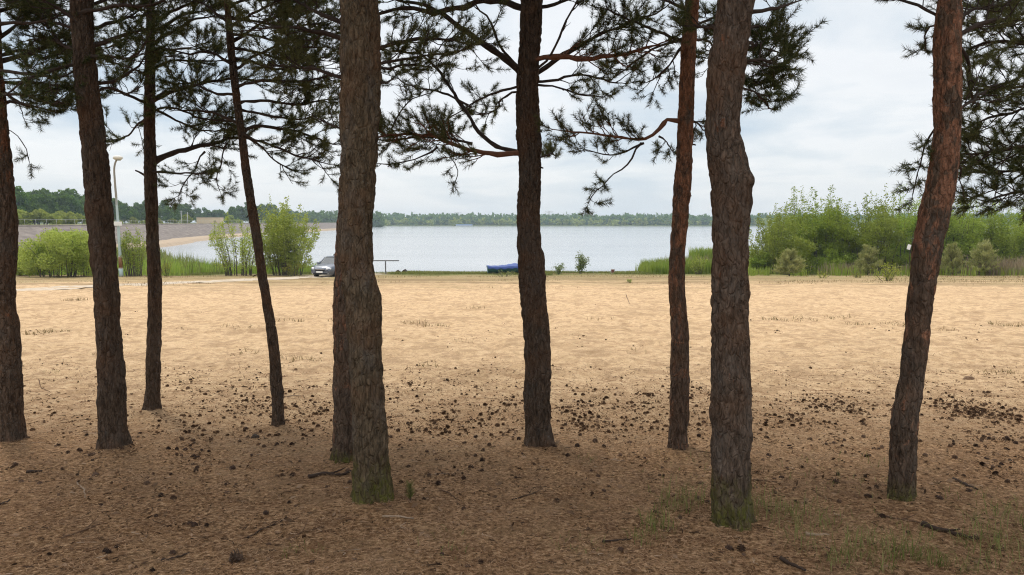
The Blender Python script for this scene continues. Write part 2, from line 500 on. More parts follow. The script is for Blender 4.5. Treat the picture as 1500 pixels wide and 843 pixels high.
def pine(idx, name_label, base_px, depth_y, path, limbs, bark, seed, top_h=8.5, bulges=(), crown_r=1.9, stubs=(), flare=1.2, moss_foot=0, crown_n=9):
    """path: [(py, xl, xr)...] from the foot up in photo pixels; limbs: dicts"""
    rs = np.random.default_rng(seed)
    Y = depth_y
    foot = P((path[0][1] + path[0][2]) / 2, path[0][0], Y)
    base = np.array([foot[0], Y, Hs(foot[0], Y) - .03])
    BASES.append((base[0], base[1], rad0(path, Y) * 2.4, .035))
    root = empty('pine_tree', base, name_label, 'pine tree', 'pine trees at the edge of the sand')
    # axis + radius
    ys = np.array([p[0] for p in path], float)
    ax = []; rad = []
    for (py, xl, xr) in path:
        c = P((xl + xr) / 2, py, Y); ax.append(c)
        rad.append((xr - xl) / 2 / F_PX * Y * math.cos(math.atan2(c[0], Y)))
    ax = np.array(ax); rad = np.array(rad)
    ax[:, 1] += .03 * np.sin(ax[:, 2] * 1.7 + seed)
    # extend above the frame
    d = (ax[-1] - ax[-3]) / (ax[-1][2] - ax[-3][2]); d = np.array([d[0] * .35, d[1] * .3, 1.0])
    z = ax[-1][2]; extra = []; er = []
    for k in range(1, 8):
        f = k / 7; h = (top_h - (z - base[2])) * f
        extra.append(ax[-1] + d * h + np.array([.05 * math.sin(k * 1.3 + seed), .05 * math.cos(k + seed), 0])); er.append(rad[-1] * (1 - .82 * f))
    foot_pt = ax[0].copy(); foot_pt[2] = base[2] - .06
    allp = np.concatenate([[foot_pt], ax, extra]); allr = np.concatenate([[rad[0] * 1.05], rad, er])
    zv = ax[-1][2] + .15
    zs = np.concatenate([np.arange(foot_pt[2], zv, .0125), np.arange(zv, allp[-1][2], .12)])
    order = np.argsort(allp[:, 2])
    allp = allp[order]; allr = allr[order]
    dd = spline(np.c_[allp[:, 0], allp[:, 2], allr], 900)
    dy = spline(np.c_[allp[:, 1], allp[:, 2], allr], 900)
    cx = np.interp(zs, dd[:, 1], dd[:, 0]); cyy = np.interp(zs, dy[:, 1], dy[:, 0]); cr = np.interp(zs, dd[:, 1], dd[:, 2])
    S = 56
    V = np.zeros((len(zs), S, 3))
    for i, zz in enumerate(zs):
        hgt = zz - base[2]
        r = cr[i]
        amp = r * .16
        vis = zz < zv
        for k in range(S):
            th = k * 2 * math.pi / S
            if vis:
                e, e2, lu, lu2 = bark_disp(hgt, th, r, seed)
                rr = r * (.955 + .09 * lu + .06 * lu2) + amp * (e - .7) * .6 + amp * .55 * e2
            else:
                rr = r
            if hgt < .26:
                rr *= 1 + (flare - 1) * (1 - max(hgt, 0) / .26)**2 * (.7 + 1.0 * math.sin(th * 4 + seed) + .5 * math.sin(th * 7 + 2 * seed))
            for (bz, bth, bh, bw, bamp) in bulges:
                dth = (th - bth + math.pi) % (2 * math.pi) - math.pi
                rr += bamp * math.exp(-((hgt - bz) / bh)**2 - (dth / bw)**2) * (1 + .18 * math.sin(hgt * 60 + 3 * dth) + .25 * e2)
            V[i, k] = (cx[i] + rr * math.cos(th), cyy[i] + rr * math.sin(th), zz + (.004 * e2 if vis else 0))
    mb = MB(); n = len(zs)
    ii = np.arange(n - 1)[:, None] * S; j = np.arange(S)[None]; j2 = (j + 1) % S
    mb.add(V.reshape(-1, 3), quads=np.stack([ii + j, ii + j2, ii + S + j2, ii + S + j], -1).reshape(-1, 4))
    mb.obj('trunk', bark, root, base)

    def axis_at(zz): return np.array([np.interp(zz, zs, cx), np.interp(zz, zs, cyy), zz]), np.interp(zz, zs, cr)

    for L in limbs:
        s = Shoots()
        pts = L['p']; dep = L.get('d', 0.0); nP = len(pts)
        wp = []
        for k, (px, py) in enumerate(pts):
            f = k / (nP - 1)
            wp.append(P(px, py, Y + dep * f**1.2))
        a, r_ = axis_at(wp[0][2]); a[1] = a[1] + (.6 * r_ if dep > .1 else (-.5 * r_ if dep < -.1 else 0))
        wp[0] = a if L.get('snap', True) else wp[0]
        s.limb(np.array(wp), L.get('r', .018), L.get('r1', .006), rs, L.get('t0', .3), L.get('step', .07), L.get('L', .3), L.get('dens', .9), droop=L.get('droop', 0), jit=L.get('jit', .02))
        b = s.wood.obj('branch', M['branch_red'] if L.get('red') else M['branch'], root, base)
        if s.s:
            s.grow(rs, int(L.get('n', 44) * 1.75)); s.ned.obj('needles', M['needle'], b, base)
    for (zz, th, ln, rr, upw) in stubs:
        a, r_ = axis_at(base[2] + zz)
        dv = np.array([math.cos(th), math.sin(th), upw]); dv /= np.linalg.norm(dv)
        s = MB(); p0 = a + dv * r_ * .7
        pts = np.array([p0 + dv * ln * f + np.array([0, 0, -.03 * f * f]) for f in np.linspace(0, 1, 5)])
        s.tube(pts, np.linspace(rr, rr * .6, 5) * (1 + .1 * rs.normal(size=5)), 7)
        s.obj('branch_stub', M['branch'], root, base)
    # crown above the frame: whorls of limbs
    s = Shoots()
    z0 = zv + .35; z1 = allp[-1][2] - .3
    for w in range(crown_n):
        zz = z0 + (z1 - z0) * w / (crown_n - 1)
        a, r_ = axis_at(zz); a0 = rs.random() * 6.28
        for k in range(5):
            th = a0 + k * 1.256 + rs.normal() * .2
            Lr = crown_r * (1 - .62 * (w / crown_n)**1.4) * (.75 + .4 * rs.random())
            dv = np.array([math.cos(th), math.sin(th), 0])
            pts = [a, a + dv * Lr * .5 + np.array([0, 0, .1]), a + dv * Lr + np.array([0, 0, .22 + .3 * w / crown_n])]
            s.limb(pts, max(.012, r_ * .35), .005, rs, .35, .15, .42, 1.0, .2, 5, True)
    s.grow(rs, 16, .11, .013)
    w = s.wood.obj('crown', M['branch'], root, base)
    nd = s.ned.obj('crown_needles', M['needle_coarse'], w, base)
    return root

BK = dict(base=(.088, .061, .043), red=(.26, .105, .052))
bk = lambda nm, ra, rz, moss, base=BK['base'], red=BK['red']: bark_mat(nm, base, red, ra, rz, moss)
B_dark = bk('bark_dark', -.01, 3.0, 0)
B_edge = bk('bark_warm', .07, 1.0, 0, (.10, .068, .047))
B_big = bk('bark_mossy', -.02, 3.6, .62, (.12, .088, .056))
B_bent = bk('bark_patchy', .075, 4.0, .62, (.118, .085, .063))
B_red = bk('bark_red', .15, .6, 0, (.105, .068, .047), (.34, .155, .085))
B_lean = bk('bark_orange', .135, .6, .3, (.105, .073, .052), (.36, .17, .10))


def dep(py): return gdist(py)


def l(p, d=0.0, **k):
    k['p'] = p; k['d'] = d; return k


# 1 at the edge of the picture
pine(1, 'stout pine trunk cut off by the photo edge, far from the hanging needle boughs', None, dep(648),
     [(648, -2, 43), (560, -3, 37), (500, -5, 33), (430, -12, 24), (340, -14, 26), (260, -22, 17), (200, -27, 12), (100, -30, 6), (0, -32, 3), (-60, -33, 1)],
     [l([(-8, 90), (30, 84), (70, 66), (110, 58)], .5, r=.022, dens=.95, step=.05),
      l([(-8, 105), (30, 108), (80, 112), (105, 106)], -.3, r=.018, step=.05),
      l([(-8, 150), (25, 150), (60, 158), (82, 162)], .2, r=.016, step=.045, L=.26),
      l([(-8, 60), (20, 45), (50, 20), (70, 5)], .4, r=.018, step=.04),
      l([(-8, 120), (25, 120), (60, 125), (98, 128)], .6, r=.016, step=.035),
      l([(-8, 140), (30, 138), (60, 148), (88, 150)], -.4, r=.014, step=.035, L=.26),
      l([(-8, 80), (30, 70), (60, 82), (95, 78)], .9, r=.016, step=.035),
      l([(-8, 20), (40, 5), (90, 8)], .5, r=.018, step=.04),
      l([(-8, 40), (20, 30), (60, 30), (100, 22)], -.2, r=.018, step=.05),
      l([(-8, 130), (15, 140), (40, 150), (60, 140)], .9, r=.014, step=.05, L=.3),
      l([(5, 185), (22, 195), (36, 215), (43, 238)], .1, r=.006, r1=.003, t0=.5, step=.12, L=.1, n=34)],
     B_edge, 11)

# 2
pine(2, 'thick dark pine leaning just in front of the blue lamp post', None, dep(660),
     [(662, 145, 196), (620, 143, 190), (560, 140, 186), (480, 136, 176), (420, 132, 173), (340, 124, 166), (260, 120, 161), (200, 118, 156), (130, 111, 148), (60, 108, 141), (0, 103, 140), (-60, 99, 136)],
     [l([(120, 92), (85, 100), (50, 112), (15, 135)], -.5, r=.017, dens=.9),
      l([(130, 70), (165, 62), (200, 50), (240, 40)], .3, r=.02, step=.05),
      l([(132, 118), (165, 118), (195, 100), (212, 84)], .4, r=.016),
      l([(122, 60), (100, 40), (70, 30), (30, 28)], .5, r=.018, step=.05),
      l([(120, 40), (85, 15), (55, -5)], -.3, r=.016),
      l([(130, 25), (170, 10), (210, 8), (250, -5)], -.3, r=.018, step=.05),
      l([(135, 140), (160, 128), (185, 135), (205, 128)], .8, r=.012),
      l([(128, 45), (160, 35), (195, 25), (225, 20)], .8, r=.016, step=.04),
      l([(128, 85), (165, 85), (195, 78), (215, 60)], -.4, r=.015, step=.04, L=.26),
      l([(122, 30), (90, 12), (60, 12), (25, 8)], .7, r=.016, step=.04),
      l([(124, 78), (95, 70), (65, 55), (40, 60)], .8, r=.015, step=.04),
      l([(128, 12), (165, -5), (200, -8)], .4, r=.016, step=.04)],
     B_dark, 12, stubs=((2.2, -1.2, .03, .01, .3), (1.75, .2, .03, .008, .2), (2.75, 3.4, .05, .009, .4)), bulges=((.95, -1.2, .12, .5, .012),))

# 3
pine(3, 'thin upright dark pine with a big arched limb, next behind the lamp post pine', None, dep(606),
     [(607, 209, 237), (580, 211, 236), (520, 211, 235), (430, 214, 236), (350, 213, 233), (250, 212, 232), (200, 212, 230), (100, 213, 229), (40, 213, 227), (0, 213, 225), (-60, 213, 223)],
     [l([(230, 240), (244, 228), (270, 220), (310, 212), (345, 203), (372, 205)], .3, r=.03, r1=.008, t0=.3, step=.04, dens=.95),
      l([(230, 251), (262, 253), (300, 255)], -.3, r=.011, t0=.6, step=.09, L=.2),
      l([(300, 222), (290, 245), (270, 270), (262, 288)], -.2, r=.009, r1=.004, t0=.2, step=.045, L=.24, snap=False),
      l([(330, 210), (322, 240), (315, 262), (322, 280)], .3, r=.008, r1=.004, t0=.2, step=.05, L=.2, snap=False),
      l([(230, 150), (255, 138), (290, 130), (340, 118), (395, 120)], .4, r=.024, r1=.008, t0=.3, step=.05),
      l([(220, 150), (195, 140), (170, 132), (150, 128)], -.3, r=.018, step=.05, L=.28),
      l([(220, 165), (200, 180), (180, 200), (160, 208)], .5, r=.012, step=.06, L=.28),
      l([(230, 165), (260, 160), (300, 172), (345, 178)], -.3, r=.014, step=.05),
      l([(222, 60), (190, 55), (160, 70)], .3, r=.015, step=.05),
      l([(222, 65), (262, 40), (300, 25), (330, 25)], .5, r=.018, step=.05),
      l([(222, 30), (260, 10), (310, -8)], -.4, r=.018, step=.05),
      l([(222, 80), (265, 72), (310, 68)], .8, r=.016, step=.05),
      l([(222, 100), (260, 90), (300, 92), (335, 88)], .3, r=.016, step=.045),
      l([(222, 50), (255, 30), (290, 20), (325, 5)], .9, r=.016, step=.04),
      l([(222, 110), (195, 100), (172, 95), (155, 85)], .6, r=.014, step=.045, L=.28),
      l([(222, 20), (190, 8), (160, 12)], .5, r=.015, step=.04),
      l([(230, 160), (265, 180), (300, 195), (335, 190)], .7, r=.013, step=.045),
      l([(222, 10), (250, -5), (290, -8)], .6, r=.016, step=.04)],
     B_dark, 13, stubs=((2.35, 3.0, .16, .012, .8),))

# 4
pine(4, 'slimmest pine of the row, leaning, in front of the big pale green willow bush', None, dep(626),
     [(627, 397, 417), (560, 394, 413), (500, 390, 407), (430, 381, 396), (400, 377, 391), (330, 367, 382), (270, 358, 372), (200, 350, 362), (150, 342, 354), (100, 335, 347), (40, 329, 340), (0, 326, 336), (-60, 320, 329)],
     [l([(357, 192), (385, 184), (420, 190), (460, 200), (490, 212)], .3, r=.018, t0=.25, step=.04),
      l([(357, 195), (390, 205), (430, 222), (470, 238)], -.2, r=.013, t0=.25, step=.045),
      l([(356, 198), (380, 215), (400, 235), (430, 250)], .5, r=.01, t0=.3, step=.05, L=.24),
      l([(354, 185), (325, 172), (290, 165), (245, 158)], .3, r=.015, step=.05),
      l([(345, 150), (385, 148), (440, 152), (490, 146)], .4, r=.016, step=.04),
      l([(343, 130), (380, 118), (430, 120), (480, 112)], -.4, r=.016, step=.04),
      l([(340, 100), (375, 82), (420, 60), (470, 50)], .3, r=.016, step=.04),
      l([(340, 95), (310, 75), (270, 78), (240, 70)], -.3, r=.014, step=.05),
      l([(336, 60), (370, 40), (420, 20), (480, 18)], .6, r=.016, step=.04),
      l([(334, 40), (375, 15), (420, -5)], -.3, r=.016, step=.045),
      l([(336, 70), (385, 78), (440, 88), (485, 80)], .9, r=.014, step=.045),
      l([(336, 30), (300, 5), (270, -8)], .3, r=.014, step=.05),
      l([(338, 85), (380, 95), (425, 105), (470, 98)], .2, r=.014, step=.04),
      l([(334, 50), (375, 55), (420, 68), (465, 70)], -.5, r=.014, step=.04),
      l([(333, 25), (380, 30), (430, 38), (480, 32)], .3, r=.015, step=.035),
      l([(333, 10), (375, -4), (440, 2), (490, -4)], .8, r=.015, step=.035),
      l([(346, 160), (385, 165), (430, 172), (475, 168)], .8, r=.013, step=.045),
      l([(346, 140), (315, 135), (280, 122), (255, 115)], .7, r=.013, step=.045)],
     B_dark, 14, top_h=7.5, crown_r=1.5, stubs=((1.45, 3.3, .06, .006, .3), (2.0, 3.1, .03, .008, .2)))

# twin behind the big pine
pine(5, 'pine almost hidden behind the biggest trunk, showing as a dark strip along its edge', None, dep(680),
     [(682, 485, 531), (620, 486, 529), (540, 487, 528), (450, 488, 530), (400, 490, 530), (350, 493, 532), (280, 498, 536), (200, 500, 537), (100, 499, 534), (0, 498, 532), (-60, 498, 530)],
     [l([(530, 82), (565, 70), (605, 62), (650, 58), (700, 66)], .3, r=.02, step=.04, dens=.95),
      l([(530, 92), (570, 88), (610, 85), (660, 78)], -.3, r=.015, step=.045),
      l([(505, 60), (470, 48), (430, 40), (385, 42)], -.3, r=.018, step=.045),
      l([(505, 35), (460, 12), (420, -8)], .4, r=.018, step=.045),
      l([(505, 120), (465, 105), (430, 100), (395, 96)], .4, r=.016, step=.045),
      l([(530, 100), (575, 100), (600, 95), (630, 98)], .5, r=.012, step=.05, L=.24),
      l([(505, 190), (485, 180), (470, 175)], .4, r=.01, step=.06, L=.2)],
     B_lean, 15)

# big pine in the middle
pine(6, 'biggest brown trunk, with a burr bulging at its side and green moss on its foot', None, dep(735),
     [(737, 513, 579), (700, 516, 575), (650, 516, 571), (600, 515, 568), (520, 512, 563), (450, 505, 559), (410, 499, 553), (350, 495, 547), (300, 496, 549), (200, 497, 554), (100, 497, 556), (0, 497, 554), (-60, 497, 553)],
     [l([(548, 112), (562, 122), (572, 118)], .1, r=.012, r1=.006, t0=.6, step=.1, L=.12, dens=.5)],
     B_big, 16, bulges=((1.34, .0, .075, .7, .018), (2.25, -1.9, .05, .3, .012)), flare=1.2, stubs=((2.92, 3.1, .05, .012, .1),))

# 7 between the boat and the sapling
pine(7, 'straight dark pine whose trunk hides the end of the blue covered boat', None, dep(653),
     [(655, 765, 816), (640, 768, 811), (600, 766, 808), (520, 767, 807), (470, 765, 804), (420, 759, 799), (390, 757, 798), (340, 756, 792), (300, 757, 793), (250, 759, 795), (200, 757, 793), (120, 757, 789), (50, 761, 793), (0, 762, 795), (-60, 763, 796)],
     [l([(770, 14), (725, 4), (680, 12), (640, 20), (600, 11), (565, 19), (530, 30)], .4, r=.03, r1=.012, t0=.55, step=.1, dens=.75),
      l([(770, 118), (738, 92), (705, 65), (670, 42), (640, 24), (600, 8), (560, -5)], .3, r=.03, r1=.01, t0=.5, step=.12, dens=.6),
      l([(768, 112), (740, 78), (718, 38), (695, 5)], -.2, r=.013, r1=.006, t0=.5, step=.16, dens=.35),
      l([(768, 224), (725, 220), (680, 215), (640, 203), (600, 196), (558, 200)], -.1, r=.026, r1=.008, t0=.25, step=.035, dens=.97, red=True),
      l([(768, 226), (710, 200), (672, 152), (645, 112), (612, 82), (575, 75)], .8, r=.02, r1=.009, t0=.5, step=.09, dens=.8),
      l([(690, 210), (640, 198), (600, 200), (565, 208)], .3, r=.01, r1=.005, t0=.1, step=.04, dens=.97, snap=False),
      l([(690, 158), (645, 135), (600, 125), (575, 112)], .8, r=.01, r1=.005, t0=.3, step=.08, snap=False, dens=.7),
      l([(575, 190), (590, 160), (610, 142), (625, 138)], .1, r=.007, r1=.004, t0=.4, step=.07, snap=False, L=.16),
      l([(765, 120), (735, 130), (700, 148), (655, 175)], .5, r=.011, r1=.005, t0=.4, step=.08, dens=.7),
      l([(765, 125), (740, 140), (725, 160), (700, 168)], .7, r=.01, step=.06, L=.26),
      l([(640, 216), (610, 232), (580, 240), (555, 240)], -.2, r=.008, r1=.004, t0=.3, step=.08, L=.16, snap=False),
      l([(650, 216), (665, 235), (672, 252), (668, 264)], -.1, r=.005, r1=.003, t0=.5, step=.11, L=.1, snap=False),
      # to the other side
      l([(785, 92), (830, 84), (875, 84), (915, 78), (955, 68)], -.4, r=.027, r1=.01, t0=.2, step=.05, red=True, droop=.1),
      l([(783, 118), (815, 90), (860, 60), (910, 40), (970, 14)], .3, r=.018, r1=.007, t0=.45, step=.08, dens=.7),
      l([(783, 116), (806, 82), (826, 42), (848, -4)], -.3, r=.012, r1=.006, t0=.5, step=.14, dens=.4),
      l([(783, 112), (830, 75), (880, 48), (930, 28)], .7, r=.014, r1=.006, t0=.4, step=.07),
      l([(783, 120), (820, 115), (860, 112), (905, 122)], .4, r=.014, r1=.006, t0=.3, step=.06, droop=.1),
      l([(783, 124), (810, 128), (850, 138), (880, 142)], .2, r=.01, r1=.005, t0=.3, step=.08, droop=.15, L=.22),
      l([(788, 10), (830, -2), (880, -10)], .3, r=.016, step=.1),
      l([(785, 232), (800, 226), (812, 228)], .4, r=.01, r1=.005, t0=.2, step=.05, L=.13)],
     B_dark, 17, stubs=((2.3, -.5, .06, .01, .5), (2.62, .3, .05, .009, .3), (1.2, -1.4, .025, .011, .2)))

# 8 slender red pine
pine(8, 'slender reddish pine with a tufted limb hanging low over the water beside it', None, dep(662),
     [(664, 975, 1010), (640, 977, 1008), (600, 979, 1010), (520, 981, 1010), (470, 982, 1009), (420, 980, 1005), (350, 983, 1008), (290, 986, 1013), (200, 992, 1016), (100, 995, 1018), (60, 997, 1019), (0, 1002, 1023), (-60, 1005, 1024)],
     [l([(996, 180), (978, 180), (964, 196), (945, 208), (915, 207), (870, 200), (826, 192)], -.1, r=.018, r1=.006, t0=.3, step=.04, dens=.97, red=True, L=.26),
      l([(945, 208), (920, 218), (890, 222), (850, 218)], .3, r=.008, r1=.004, t0=.1, step=.05, snap=False, L=.2),
      l([(940, 212), (918, 242), (892, 262), (870, 282), (862, 298)], -.2, r=.008, r1=.003, t0=.45, step=.08, snap=False, L=.15),
      l([(965, 200), (978, 212), (985, 222)], .2, r=.007, r1=.004, t0=.1, step=.05, snap=False, L=.16),
      l([(1010, 172), (1022, 178), (1032, 192)], .4, r=.009, r1=.005, t0=.2, step=.05, L=.16),
      l([(1005, 62), (970, 48), (925, 28), (880, 12)], .3, r=.015, step=.06),
      l([(1005, 55), (965, 70), (925, 95), (905, 110)], .6, r=.013, step=.06, L=.28),
      l([(1005, 50), (985, 90), (965, 110), (950, 120)], .5, r=.01, step=.06, L=.22),
      l([(1008, 40), (1035, 30), (1060, 15)], .5, r=.015, step=.05),
      l([(1008, 55), (1030, 62), (1050, 90)], .7, r=.013, step=.05),
      l([(1008, 20), (975, 0), (940, -8)], -.2, r=.015, step=.07)],
     B_red, 18, top_h=8, stubs=((2.42, 3.4, .05, .009, .9), (2.45, .3, .07, .009, .6), (2.1, .2, .03, .008, .1)))

# 9 bent pine
pine(9, 'thick grey-brown pine bent in a crook at mid height, with mossy green foot', None, dep(770),
     [(773, 1038, 1107), (740, 1040, 1104), (700, 1040, 1103), (620, 1041, 1105), (520, 1043, 1102), (420, 1043, 1099), (340, 1043, 1100), (290, 1039, 1103), (262, 1036, 1103), (240, 1033, 1094), (215, 1031, 1086), (150, 1031, 1085), (100, 1035, 1089), (50, 1042, 1096), (0, 1048, 1103), (-60, 1053, 1109)],
     [l([(1085, 85), (1108, 90), (1132, 97), (1152, 92)], .4, r=.014, r1=.006, t0=.2, step=.035, dens=.97, L=.24),
      l([(1085, 60), (1105, 66), (1125, 72), (1142, 78)], .8, r=.012, r1=.005, t0=.25, step=.045, L=.24),
      l([(1082, 125), (1100, 135), (1115, 148), (1130, 160)], .5, r=.009, r1=.004, t0=.25, step=.06, L=.16),
      l([(1095, 25), (1120, 12), (1145, 6), (1175, 0)], .3, r=.013, r1=.005, t0=.4, step=.12, L=.2),
      l([(1085, 110), (1100, 120), (1118, 130)], .9, r=.009, r1=.004, t0=.2, step=.06, L=.18),
      l([(1095, 40), (1112, 40), (1130, 46), (1146, 54)], 1.1, r=.012, r1=.005, t0=.3, step=.06, L=.22),
      l([(1050, 45), (1035, 40), (1018, 42)], 1.0, r=.012, step=.05, L=.22)],
     B_bent, 19, bulges=((1.42, .1, .1, .7, .012), (.62, -1.4, .06, .6, .008)), top_h=9)

# 10 leaning pine
pine(10, 'pine with orange-red bark leaning beside the hanging needle boughs, its foot a little mossy', None, dep(738),
     [(740, 1298, 1348), (720, 1301, 1347), (660, 1304, 1350), (620, 1306, 1352), (560, 1318, 1360), (500, 1324, 1365), (420, 1329, 1372), (360, 1334, 1382), (300, 1344, 1394), (260, 1354, 1399), (200, 1361, 1404), (100, 1363, 1406), (50, 1365, 1408), (0, 1373, 1411), (-60, 1380, 1415)],
     [l([(1372, 28), (1352, 12), (1325, 2), (1290, -6)], .2, r=.014, r1=.005, t0=.3, step=.07, L=.2),
      l([(1365, 165), (1357, 205), (1347, 245), (1337, 285)], .3, r=.007, r1=.003, t0=.1, step=.05, L=.13, n=34),
      l([(1366, 30), (1362, 45), (1358, 75)], .5, r=.007, r1=.003, t0=.3, step=.06, L=.12),
      l([(1406, 48), (1414, 85), (1416, 120), (1426, 148)], .3, r=.014, r1=.007, t0=.6, step=.08, L=.2),
      l([(1400, 175), (1420, 150), (1445, 130), (1480, 120)], .6, r=.012, r1=.006, t0=.2, step=.05),
      l([(1395, 60), (1430, 40), (1470, 30), (1520, 20)], .4, r=.016, r1=.006, t0=.2, step=.05),
      l([(1395, 30), (1430, 12), (1470, 5)], .9, r=.014, r1=.006, t0=.2, step=.05),
      l([(1392, 215), (1405, 240), (1410, 270), (1412, 290)], .5, r=.006, r1=.003, t0=.5, step=.1, L=.11)],
     B_lean, 20)

# 11 stands outside the frame; its boughs reach in
pine(11, 'pine outside the frame whose dense needle boughs reach in beside the orange-red leaning pine', None, 5.6,
     [(700, 1640, 1690), (600, 1640, 1686), (500, 1640, 1684), (400, 1640, 1682), (300, 1642, 1682), (200, 1644, 1682), (100, 1646, 1682), (0, 1648, 1682), (-60, 1650, 1682)],
     [l([(1650, 60), (1580, 62), (1500, 66), (1440, 66), (1412, 78)], .3, r=.024, r1=.008, t0=.3, step=.035, dens=.97),
      l([(1650, 120), (1570, 118), (1500, 118), (1450, 122), (1425, 132)], -.3, r=.02, r1=.007, t0=.35, step=.05, dens=.8),
      l([(1650, 150), (1570, 140), (1500, 160), (1440, 175), (1412, 190)], .4, r=.02, r1=.007, t0=.35, step=.035),
      l([(1650, 200), (1570, 190), (1500, 205), (1440, 222), (1410, 226)], -.2, r=.022, r1=.008, t0=.35, step=.03, dens=.97),
      l([(1650, 240), (1570, 235), (1500, 248), (1440, 252), (1415, 246)], .5, r=.02, r1=.007, t0=.35, step=.035, dens=.97),
      l([(1650, 270), (1580, 275), (1520, 282), (1470, 285), (1445, 296)], -.1, r=.018, r1=.006, t0=.35, step=.035),
      l([(1650, 20), (1570, 18), (1480, 30), (1430, 36)], .2, r=.02, r1=.007, t0=.35, step=.04),
      l([(1650, 0), (1560, -10), (1480, 6), (1440, 10)], .8, r=.02, r1=.007, t0=.35, step=.04),
      l([(1500, 255), (1470, 272), (1440, 282), (1418, 292)], .3, r=.006, r1=.003, t0=.3, step=.09, snap=False, L=.16)],
     B_edge, 21)

# ------------------------------------------------------------------ ground
def axis_coords(parts):
    out = []
    for a, b, s in parts: out.append(np.arange(a, b, s))
    return np.unique(np.round(np.concatenate(out), 4))


gx = axis_coords([(-1500, -200, 65), (-200, -60, 5), (-60, -12, .7), (-12, -5.5, .12), (-5.5, 5.5, .075), (5.5, 12, .12), (12, 60, .7), (60, 200, 5), (200, 1501, 65)])
gy = axis_coords([(-60, -2, 4), (-2, 2, .25), (2, 11, .06), (11, 20, .12), (20, 40, .25), (40, 90, .5), (90, 200, 4), (200, 860, 30), (860, 1010, 5), (1010, 1500, 40)])
X, Yg = np.meshgrid(gx, gy)
V = np.stack([X, Yg, H(X, Yg)], -1).reshape(-1, 3)
nx = len(gx); ny = len(gy)
ii = (np.arange(ny - 1)[:, None] * nx + np.arange(nx - 1)[None])
quads = np.stack([ii, ii + 1, ii + nx + 1, ii + nx], -1).reshape(-1, 4)


def ground_mat():
    m, nt, out = new_mat('ground'); t = NT(nt)
    geo = t.node('ShaderNodeNewGeometry'); pos = geo.outputs['Position']
    sep = t.node('ShaderNodeSeparateXYZ'); t.link(pos, sep.inputs[0])
    x, y, z = sep.outputs
    nA = t.noise(pos, .7, 5, .6); nB = t.noise(pos, 6, 6, .65); nC = t.noise(pos, 38, 6, .7); nD = t.noise(pos, 2.2, 4)
    nE = t.noise(t.mapping(pos, (1, 1, 1)), 120, 4, .7)
    # sand
    sand = t.ramp(nB, [(.25, (.43, .28, .15)), (.5, (.575, .40, .235)), (.75, (.68, .495, .305))])
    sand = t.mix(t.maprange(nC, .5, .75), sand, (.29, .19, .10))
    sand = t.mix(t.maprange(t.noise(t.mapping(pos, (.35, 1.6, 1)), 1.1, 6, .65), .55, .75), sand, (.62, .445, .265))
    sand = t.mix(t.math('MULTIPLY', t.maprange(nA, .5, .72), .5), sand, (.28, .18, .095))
    mo = t.noise(t.mapping(pos, (1, .7, 1)), 2.6, 7, .72); mo2 = t.noise(pos, 7.5, 5, .7)  # mottling that paints the shadowed dashes of footprints into the sand colour
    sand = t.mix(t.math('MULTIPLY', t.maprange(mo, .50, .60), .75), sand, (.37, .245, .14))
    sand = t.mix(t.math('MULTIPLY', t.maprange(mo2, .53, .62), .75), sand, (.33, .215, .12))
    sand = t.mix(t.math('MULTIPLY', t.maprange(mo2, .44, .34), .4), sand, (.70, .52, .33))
    # needle litter
    lit = t.ramp(nC, [(.34, (.03, .016, .008)), (.45, (.19, .105, .05)), (.55, (.36, .215, .112)), (.68, (.62, .42, .25))])
    lit = t.mix(t.math('MULTIPLY', t.maprange(nB, .45, .62), .5), lit, (.10, .046, .022))
    lit = t.mix(t.math('MULTIPLY', t.maprange(nD, .5, .68), .4), lit, (.27, .175, .095))
    lit = t.mix(t.math('MULTIPLY', t.maprange(nE, .56, .68), .7), lit, (.015, .009, .006))
    yy = t.math('ADD', y, t.math('MULTIPLY_ADD', nA, 3.2, -1.6))
    yy = t.math('ADD', yy, t.math('MULTIPLY_ADD', nB, 2.6, -1.3))
    yy = t.math('ADD', yy, t.math('MULTIPLY_ADD', nC, 2.4, -1.2))
    k = t.maprange(yy, 4.8, 9.4)
    col = t.mix(k, lit, sand)
    # thin litter further out on the sand
    k2 = t.math('MULTIPLY', t.maprange(t.noise(pos, 18, 6, .75), .57, .66), t.maprange(yy, 22, 9.0))
    col = t.mix(t.math('MULTIPLY', k2, .7), col, (.13, .08, .045))
    # sparse grass and dry weed bands near the bank
    gb = t.maprange(t.math('MULTIPLY_ADD', t.noise(t.mapping(pos, (.12, .5, 1)), 1.0, 5, .6), 44, t.math('MULTIPLY_ADD', nB, 14, y)), 62, 84)
    wcol = t.mix(t.maprange(nB, .4, .6), (.16, .135, .06), (.30, .23, .11))
    col = t.mix(t.math('MULTIPLY', gb, .85), col, wcol)
    gr = t.maprange(t.math('MULTIPLY_ADD', nB, 12, y), 62.5, 67)
    col = t.mix(t.math('MULTIPLY', gr, .85), col, t.mix(nB, (.07, .10, .022), (.17, .17, .05)))
    db = t.math('MULTIPLY', t.maprange(t.noise(t.mapping(pos, (.05, .3, 1)), 1.3, 5, .65), .50, .60), t.maprange(y, 30, 42))
    col = t.mix(t.math('MULTIPLY', db, .75), col, (.22, .15, .08))
    far = t.maprange(y, 80, 95)
    col = t.mix(far, col, t.mix(nA, (.05, .075, .02), (.11, .12, .04)))
    h = t.math('ADD', t.math('MULTIPLY', nB, .6), t.math('MULTIPLY', nC, .5))
    n = t.bump(h, .9, .06)
    n = t.bump(nE, .7, .016, n)
    t.principled(out, col, .95, .1, n)
    return m


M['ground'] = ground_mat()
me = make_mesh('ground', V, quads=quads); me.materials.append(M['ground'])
g = bpy.data.objects.new('ground', me); COL.objects.link(g); tag(g, kind='structure')

